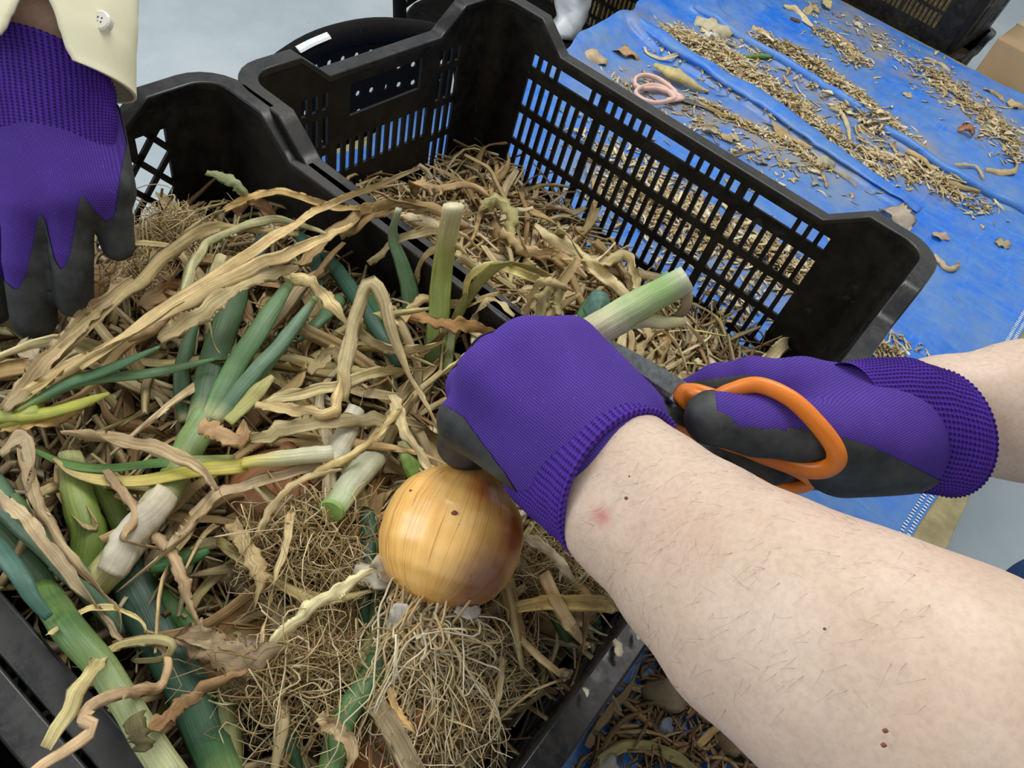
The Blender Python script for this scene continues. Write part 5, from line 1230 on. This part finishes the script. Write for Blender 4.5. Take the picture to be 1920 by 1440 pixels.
v, f, c, l = tube([pb-CD*.0010, pb-CD*.0006, pb+CD*.004], [(0, .0046), (.12, .0056), (1, .0056)], None, 20, 6, up=CR); bt = mk('button', v, f, M_BUTTON, slv, False)
for k in range(4):
    q = pb-CD*.0011+(CR*math.cos(k*1.571+.5)+CU*math.sin(k*1.571+.5))*.0016; v, f, c, l = tube([q, q+CD*.0005], .0005, None, 8, 2, up=CR); mk('thread_hole', v, f, M_TEE, bt)
V2, Q2 = sdf_mesh([(S2, S2+[-.02, -.34, 0], .085, .085, .03), (S2+[-.02, -.17, -.05], np.array([-.70, S2[1]-.17, .26]), .14, .14, .03)], .01, .02, .03); mk('shirt', V2, Q2, M_SLEEVE, P2)
jp = []
for sy in (0, .20): jp += chain([np.array([-.70, S2[1]-.27+sy*.9, .25]), np.array([-.68, S2[1]-.27+sy, -.16]), np.array([-.72, S2[1]-.27+sy, FLOORZ+.08])], [.10, .078, .06], .02)
V2, Q2 = sdf_mesh(jp, .01, .02, .03); mk('trousers', V2, Q2, M_TEE, P2)
V2, Q2 = sdf_mesh([(S2+[.0, -.17, .29], S2+[.0, -.17, .34], .088, .084, .02)], .01, .02, .03); mk('hair', V2, Q2, M_HAIR, P2)
for sy in (0, .20):
    V2, Q2 = sdf_mesh([(np.array([-.74, S2[1]-.27+sy, FLOORZ+.04]), np.array([-.58, S2[1]-.27+sy, FLOORZ+.032]), .04, .032)], .008, .02, .02); V2[:, 2] = np.maximum(V2[:, 2], FLOORZ+.001); mk('shoe', V2, Q2, M_TEE, P2)

# ------------------------------------------------------------------ scraps on the tarp
_TX = np.linspace(-.22, .73, 400); _TY = np.linspace(-1.28, 1.47, 1100); _TZ = np.maximum(tarp_z(*np.meshgrid(_TX, _TY)), 0)
def tz(x, y): return float(_TZ[min(1099, max(0, int((y+1.28)/2.75*1099+.5))), min(399, max(0, int((x+.22)/.95*399+.5)))])
def chips(name, label, heaps, seed, wid=(.0012, .0042), lenr=(.006, .028), pal=None):
    """heaps: (pixel polyline, spread in metres, count, height)"""
    rg = np.random.default_rng(seed); mb = MB(); pal = pal or STRAW[:6]+[S(244, 234, 208), S(238, 222, 184), S(232, 212, 170)]
    for poly, spread, n, hh in heaps:
        P = np.array([at(*p, 0) for p in poly]); C = catmull(P, 60) if len(P) > 1 else np.tile(P, (60, 1))
        for k in range(n):
            c = C[rg.integers(0, 60)]; r = abs(rg.normal(0, 1)); a = rg.uniform(0, 6.28); x = c[0]+math.cos(a)*r*spread; y = c[1]+math.sin(a)*r*spread
            if not (-.2 < x < .70 and .02 < y < 1.44) and not (x > .545 and -.7 < y < .02 and x < .70): continue
            if 0 <= x <= .53 and -.37 < y < .018: continue
            z = tz(x, y)+.001+hh*math.exp(-r*r)*rg.random(); ln = rg.uniform(*lenr); d = rg.uniform(0, 6.28); w = rg.uniform(*wid)
            q = [np.array([x, y, z])+np.array([math.cos(d+i*.3*rg.normal()), math.sin(d+i*.3*rg.normal()), rg.normal(0, .12)])*ln*(i-1)*.5 for i in range(3)]
            for p in q: p[2] = max(p[2], tz(x, y)+.0008)
            v, f, cc, l = tube(q, [(0, w*.5), (.5, w), (1, w*.4)], w*.2, 4, 5, rg.normal(0, 1), .3, int(rg.integers(1, 9999)), col=np.array(pal[rg.integers(0, len(pal))][:3])*rg.uniform(.95, 1.3), crum=.15, cap=False, cup=.5)
            mb.add(v, f, cc, l)
    return tag(mb.build(name, M_STUFF), label, 'scraps', kind='stuff')
chips('onion_scraps', 'drift of chopped dry scraps between the two tarp folds', [(((1250, 70), (1330, 105), (1400, 160), (1480, 205), (1560, 262)), .036, 1500, .014), (((1270, 80), (1340, 105), (1420, 160)), .045, 1500, .018)], 51)
chips('onion_scraps', 'heap of chopped dry scraps above the thin tarp fold', [(((1420, 82), (1490, 112), (1545, 150), (1600, 195), (1650, 240)), .030, 1900, .022), (((1540, 60), (1580, 90), (1610, 120)), .026, 300, .010), (((1640, 200), (1700, 260)), .02, 160, .006)], 52)
chips('onion_scraps', 'scraps strewn over the far right of the tarp', [(((1740, 130), (1780, 170), (1830, 205), (1880, 245), (1910, 300)), .034, 600, .008), (((1550, 20), (1700, 120), (1800, 200)), .09, 160, .002), (((1600, 280), (1680, 310), (1760, 350), (1860, 400)), .03, 280, .006)], 53)
chips('onion_scraps', 'trail of chopped scraps below the wide tarp fold', [(((1300, 190), (1350, 212), (1420, 248), (1480, 275), (1540, 320)), .012, 330, .008), (((1120, 160), (1250, 170), (1300, 230)), .05, 130, .002), (((1300, 230), (1420, 290), (1560, 340)), .05, 170, .002), (((1600, 300), (1680, 330)), .03, 90, .003)], 54)
chips('onion_scraps', 'scraps piled behind the slotted wall of the crate', [(((1180, 350), (1260, 400), (1340, 440), (1430, 480), (1510, 520)), .035, 1000, .014), (((1080, 250), (1200, 320), (1350, 400)), .05, 260, .003), (((1100, 330), (1280, 480), (1420, 590)), .05, 420, .006)], 55)
chips('onion_strips', 'longer dry strips on the heaps between the tarp folds', [(((1270, 75), (1340, 105), (1420, 165), (1500, 220)), .045, 330, .022), (((1430, 85), (1500, 118), (1560, 165), (1640, 235)), .034, 330, .024), (((1600, 280), (1700, 310), (1800, 350)), .04, 90, .008), (((1750, 140), (1830, 205), (1890, 260)), .045, 110, .008), (((1200, 350), (1340, 430), (1510, 520)), .045, 200, .014)], 58, (.002, .006), (.02, .05))
chips('onion_scraps', 'small drift of shreds beside the right end of the slotted crate', [(((1630, 650), (1660, 660), (1690, 672)), .008, 90, .014), (((1640, 620), (1700, 640)), .02, 30, .002)], 56, (.001, .003), (.01, .03))
chips('onion_scraps', 'shreds on the tarp under the forearm with the shade put into their colour', [(((1230, 1180), (1300, 1280), (1400, 1400)), .05, 240, .01), (((1120, 1420), (1200, 1380), (1280, 1420)), .03, 120, .016)], 57, (.001, .004), (.02, .06), [S(150, 120, 80), S(124, 98, 66), S(170, 144, 100), S(110, 86, 58)])  # darker palette paints in the shade below the arm
TG_ = 'single scraps on the blue tarp'
def tdry(pts, w, label, col, off=.004, tw=1., name='dry_onion_leaf', cat='leaf'):
    sd = nxt(); rg = np.random.default_rng(sd); P = []
    for p in pts:
        q = at(p[0], p[1], 0); o = p[2] if len(p) > 2 else off; q = at(p[0], p[1], tz(q[0], q[1])+o); P.append(q)
    P = np.array(P); hw = pxw(w, P)/2; c = S(*col)
    v, f, cc, l = tube(P, [(0, hw*.7), (.2, hw), (.7, hw*.9), (1, hw*.4)], [(0, hw*.3), (1, hw*.12)], 8, 26, tw, .4, sd, col=[(0, vary(c, .08, rg)), (.5, vary(c, .1, rg)), (1, vary(c, .1, rg))], crum=.12, cup=.6)
    return tag(mk(name, v, f, M_DRY, None, True, cc, l, origin=P[0]), label, cat, TG_)
for pts, w, c, lb in (
    ([(1208, 88), (1215, 100), (1240, 110), (1268, 103), (1288, 92, .02)], 8, (226, 208, 168), 'hooked pale stalk on the wide tarp fold'),
    ([(1230, 190), (1270, 188), (1295, 186), (1330, 202), (1370, 222)], 9, (196, 170, 112), 'bent straw stalk below the pink scissors'),
    ([(1450, 232), (1462, 248), (1490, 262), (1522, 278)], 15, (224, 196, 146), 'tan leaf with thin tail beside the wide fold'),
    ([(1520, 282), (1540, 300), (1560, 315), (1592, 335), (1608, 350)], 7, (222, 204, 160), 'thin stalk in the middle of the tarp'),
    ([(1638, 284), (1668, 288), (1690, 306), (1702, 326), (1716, 322)], 9, (228, 206, 164), 'forked stalk right of the middle of the tarp'),
    ([(1700, 282), (1730, 298), (1752, 322), (1790, 346), (1838, 360)], 16, (206, 180, 126), 'long brown leaf lying over the thin tarp fold'),
    ([(1790, 308), (1830, 312), (1846, 338)], 8, (222, 204, 164), 'short bent stalk above the thin fold'),
    ([(1848, 318), (1880, 324), (1905, 318), (1902, 296), (1880, 290)], 14, (206, 182, 136), 'curled leaf near the right edge of the tarp'),
    ([(1752, 478), (1776, 502), (1798, 500), (1796, 490)], 13, (222, 202, 164), 'small hooked stalk beyond the right corner of the slotted crate'),
    ([(1850, 360), (1885, 396)], 5, (226, 212, 176), 'straight thin straw at the right edge of the tarp'),
    ([(1395, 106), (1430, 104), (1465, 106), (1502, 110)], 10, (120, 156, 76), 'green leaf shred lying on the scrap heap'),
    ([(1470, 10), (1500, 24), (1512, 40), (1525, 50)], 12, (220, 200, 152), 'bent tan leaf at the top of the tarp'),
    ([(1508, 25), (1525, 14), (1535, 24)], 16, (206, 186, 140), 'curled scrap at the top of the tarp'),
    ([(1560, 60), (1580, 78), (1600, 92), (1604, 100)], 11, (212, 184, 132), 'tan strip on the heap above the thin fold'),
    ([(1735, 115), (1760, 118), (1775, 128), (1780, 138)], 8, (226, 212, 178), 'thin curved stalk near the stacked crates'),
    ([(1410, 52), (1430, 60), (1444, 66)], 14, (216, 190, 140), 'tan strip left of the heap'),
    ([(1575, 205), (1588, 232), (1594, 262)], 9, (206, 186, 140), 'upright strip across the drift of scraps'),
    ([(1600, 40), (1618, 52)], 8, (228, 214, 180), 'short straw below the far crates'),
    ([(1330, 300), (1370, 292), (1400, 284), (1440, 276)], 7, (214, 192, 140), 'thin straw under the wide fold left of its tan leaf'),
    ([(1845, 165), (1870, 178), (1884, 190)], 8, (214, 190, 140), 'short stalk among the far right scraps'),
    ([(1860, 245), (1890, 262), (1918, 268)], 7, (216, 196, 150), 'stalk at the right edge among the far scraps'),
):
    tdry(pts, w, lb, c)
def tflake(u, v_, r, col, label, ang=0., h=.006, name='skin_flake'):
    c = at(u, v_, 0); d = np.array([math.cos(ang), math.sin(ang), 0]); w = r*topx(c)[2]/F; z = tz(c[0], c[1])
    P = [c-d*w+[0, 0, z+.003], c+[0, 0, z+h], c+d*w+[0, 0, z+.003]]
    return flake(P, w*.62, S(*col), name, None, None, None, label, True, TG_)
for u, v_, r, c, a, h, lb in (
    (1113, 118, 30, (222, 200, 168), 1.2, .014, 'large cream onion skin flake beyond the slotted crate'), (1172, 105, 26, (214, 178, 130), .6, .012, 'brown folded onion skin flake left of the pink scissors'),
    (1335, 58, 36, (224, 214, 180), .2, .012, 'broad cream skin flake on the scrap heap'), (1330, 76, 16, (240, 238, 230), 1., .010, 'white skin flake on the scrap heap'),
    (1672, 418, 34, (206, 192, 172), -.6, .020, 'large papery skin flake behind the right corner of the slotted crate'), (1762, 446, 17, (216, 190, 170), .4, .004, 'small heart-shaped skin flake beyond the right corner'),
    (1880, 460, 17, (206, 188, 150), .9, .006, 'small tan skin scrap near the right edge of the tarp'), (1808, 252, 15, (196, 140, 104), .4, .012, 'reddish brown skin piece among the far right scraps'),
    (1902, 200, 17, (222, 200, 150), .5, .008, 'cream skin scrap at the far right edge'), (1545, 310, 20, (200, 196, 168), .6, .008, 'pale translucent skin flake on the middle of the tarp'),
    (1715, 284, 18, (200, 178, 124), .2, .010, 'tan skin flake lying on the thin fold'), (1330, 250, 16, (214, 200, 170), .8, .008, 'pale skin flake behind the slotted wall'), (1360, 262, 14, (206, 184, 140), .1, .006, 'small tan flake behind the slotted wall'),
    (1548, 10, 16, (222, 208, 150), 2.2, .010, 'yellow skin scrap at the top edge of the tarp'), (1490, 40, 10, (120, 92, 62), .3, .005, 'dark brown scrap near the top of the tarp'), (1372, 262, 14, (206, 196, 160), .3, .006, 'small cream flake below the wide fold'),
    (1700, 180, 9, (226, 206, 160), .3, .004, 'tiny cream chip on the bare tarp'), (1250, 1310, 50, (150, 132, 104), .7, .016, 'large brown skin sheet on the tarp under the forearm'), (1375, 1400, 44, (140, 122, 92), .3, .020, 'brown skin curl beside the forearm at the bottom'), (1130, 1440, 30, (176, 170, 160), .2, .012, 'greyish skin flake at the bottom edge'), (1240, 1370, 26, (140, 146, 160), 1.1, .012, 'bluish grey skin flake below the brown sheet')):
    tflake(u, v_, r, c, lb, a, h)
for pts, w, c, lb in (([(1120, 1425), (1180, 1400), (1240, 1405), (1300, 1440), (1320, 1470)], 24, (140, 134, 84), 'olive leaf arching on the tarp at the bottom'), ([(1262, 1190), (1255, 1260), (1250, 1330)], 9, (120, 112, 90), 'grey stalk on the tarp under the forearm'),
                      ([(1310, 1400), (1340, 1370), (1380, 1365), (1420, 1400), (1440, 1440)], 18, (170, 140, 88), 'curved tan leaf beside the forearm'), ([(1100, 1400), (1130, 1350), (1180, 1290), (1200, 1240)], 18, (130, 108, 74), 'dark leaf against the outside of the lattice crate'),
                      ([(1110, 1440), (1160, 1360), (1220, 1330)], 14, (120, 98, 66), 'second dark leaf against the outside of the lattice crate')):
    tdry(pts, w, lb, c, .012)
# flakes lying on the near right rim of the lattice crate
for u, v_, r, c, lb in ((1158, 1215, 16, (220, 208, 180), 'thin cream flake lying on the near right crate rim'), (1195, 1190, 9, (226, 220, 200), 'tiny curled white flake at the end of the near right rim'), (1098, 1298, 9, (224, 216, 190), 'white sliver lying lower on the near right rim')):
    p = at(u, v_, .2835); q = at(u+r*.3, v_+r, .285); flake([p-(q-p), p+[0, 0, .002], q], .0028 if r > 10 else .0014, S(*c), 'skin_flake', None, None, None, lb, True, TG_)
# dried papery onion neck and the pink scissors
v, f, cc, l = tube([at(1228, 122, .010), at(1255, 135, .014), at(1290, 152, .013), at(1310, 165, .007), at(1330, 172, .005)], [(0, .006), (.3, .0145), (.6, .0115), (.85, .004), (1, .002)], [(0, .004), (.4, .010), (1, .002)], 12, 26, .2, .05, 61, col=[(0, S(226, 212, 150)), (1, S(222, 206, 156))], crum=.06)
tag(mk('onion_neck', v, f, M_FLAKE, None, True, cc, l, origin=at(1260, 140, 0)), 'pale yellow papery onion neck lying by the pink scissors', 'onion')
ps = empty('scissors', at(1240, 165, 0), 'small scissors with faded pink handles lying on the tarp', 'scissors')
rA = [at(u, v_, .010) for u, v_ in ((1268, 174), (1250, 158), (1230, 146), (1208, 141), (1192, 147), (1192, 160), (1206, 166), (1230, 166), (1252, 172))]
rB = [at(u, v_, .012) for u, v_ in ((1266, 184), (1246, 166), (1222, 160), (1200, 165), (1192, 174), (1204, 186), (1228, 193), (1250, 190))]
for R_ in (rA, rB):
    v, f, c, l = tube(R_, .0034, .0048, 10, 60, up=(0, 0, 1), closed=True); mk('handle', v, f, M_PINK, ps)
for a, b in (((1255, 172), (1278, 182)), ((1252, 188), (1280, 184))):
    v, f, c, l = tube([at(*a, .010), at(*b, .009)], .006, .0045, 10, 6); mk('handle_shank', v, f, M_PINK, ps)
for a, b in (((1272, 182), (1372, 208)), ((1272, 184), (1365, 214))):
    v, f, c, l = tube([at(*a, .007), at((a[0]+b[0])/2, (a[1]+b[1])/2, .006), at(*b, .004)], [(0, .006), (.5, .005), (1, .0008)], .0009, 6, 10); mk('blade', v, f, M_STEEL, ps, False)
# contents of the lower left crate, added to block light through its lattice
mp = MB(); mp.box((.02, -CW+.02, .005), (CL-.02, -.02, .18)); o_ = mp.build('packed_tops', M_MASS, crateC, False, local=True); o_['kind'] = 'stuff'
def in_gap(rg):
    a, b = rg.uniform(.02, CL-.02), -CW-.013+rg.normal(0, .003); return AX+a*_c-b*_s, AY+a*_s+b*_c
litter('gap_shade_shreds', 'leaf shreds coloured dark to shade the gap between the two lattice crates', in_gap, 260, lambda r: .01+.12*r.random(), 91, dark=.35, lenr=(.03, .07), hf=lambda x, y: 0., wid=(.002, .006))  # shreds added and darkened in colour so the gap looks shaded
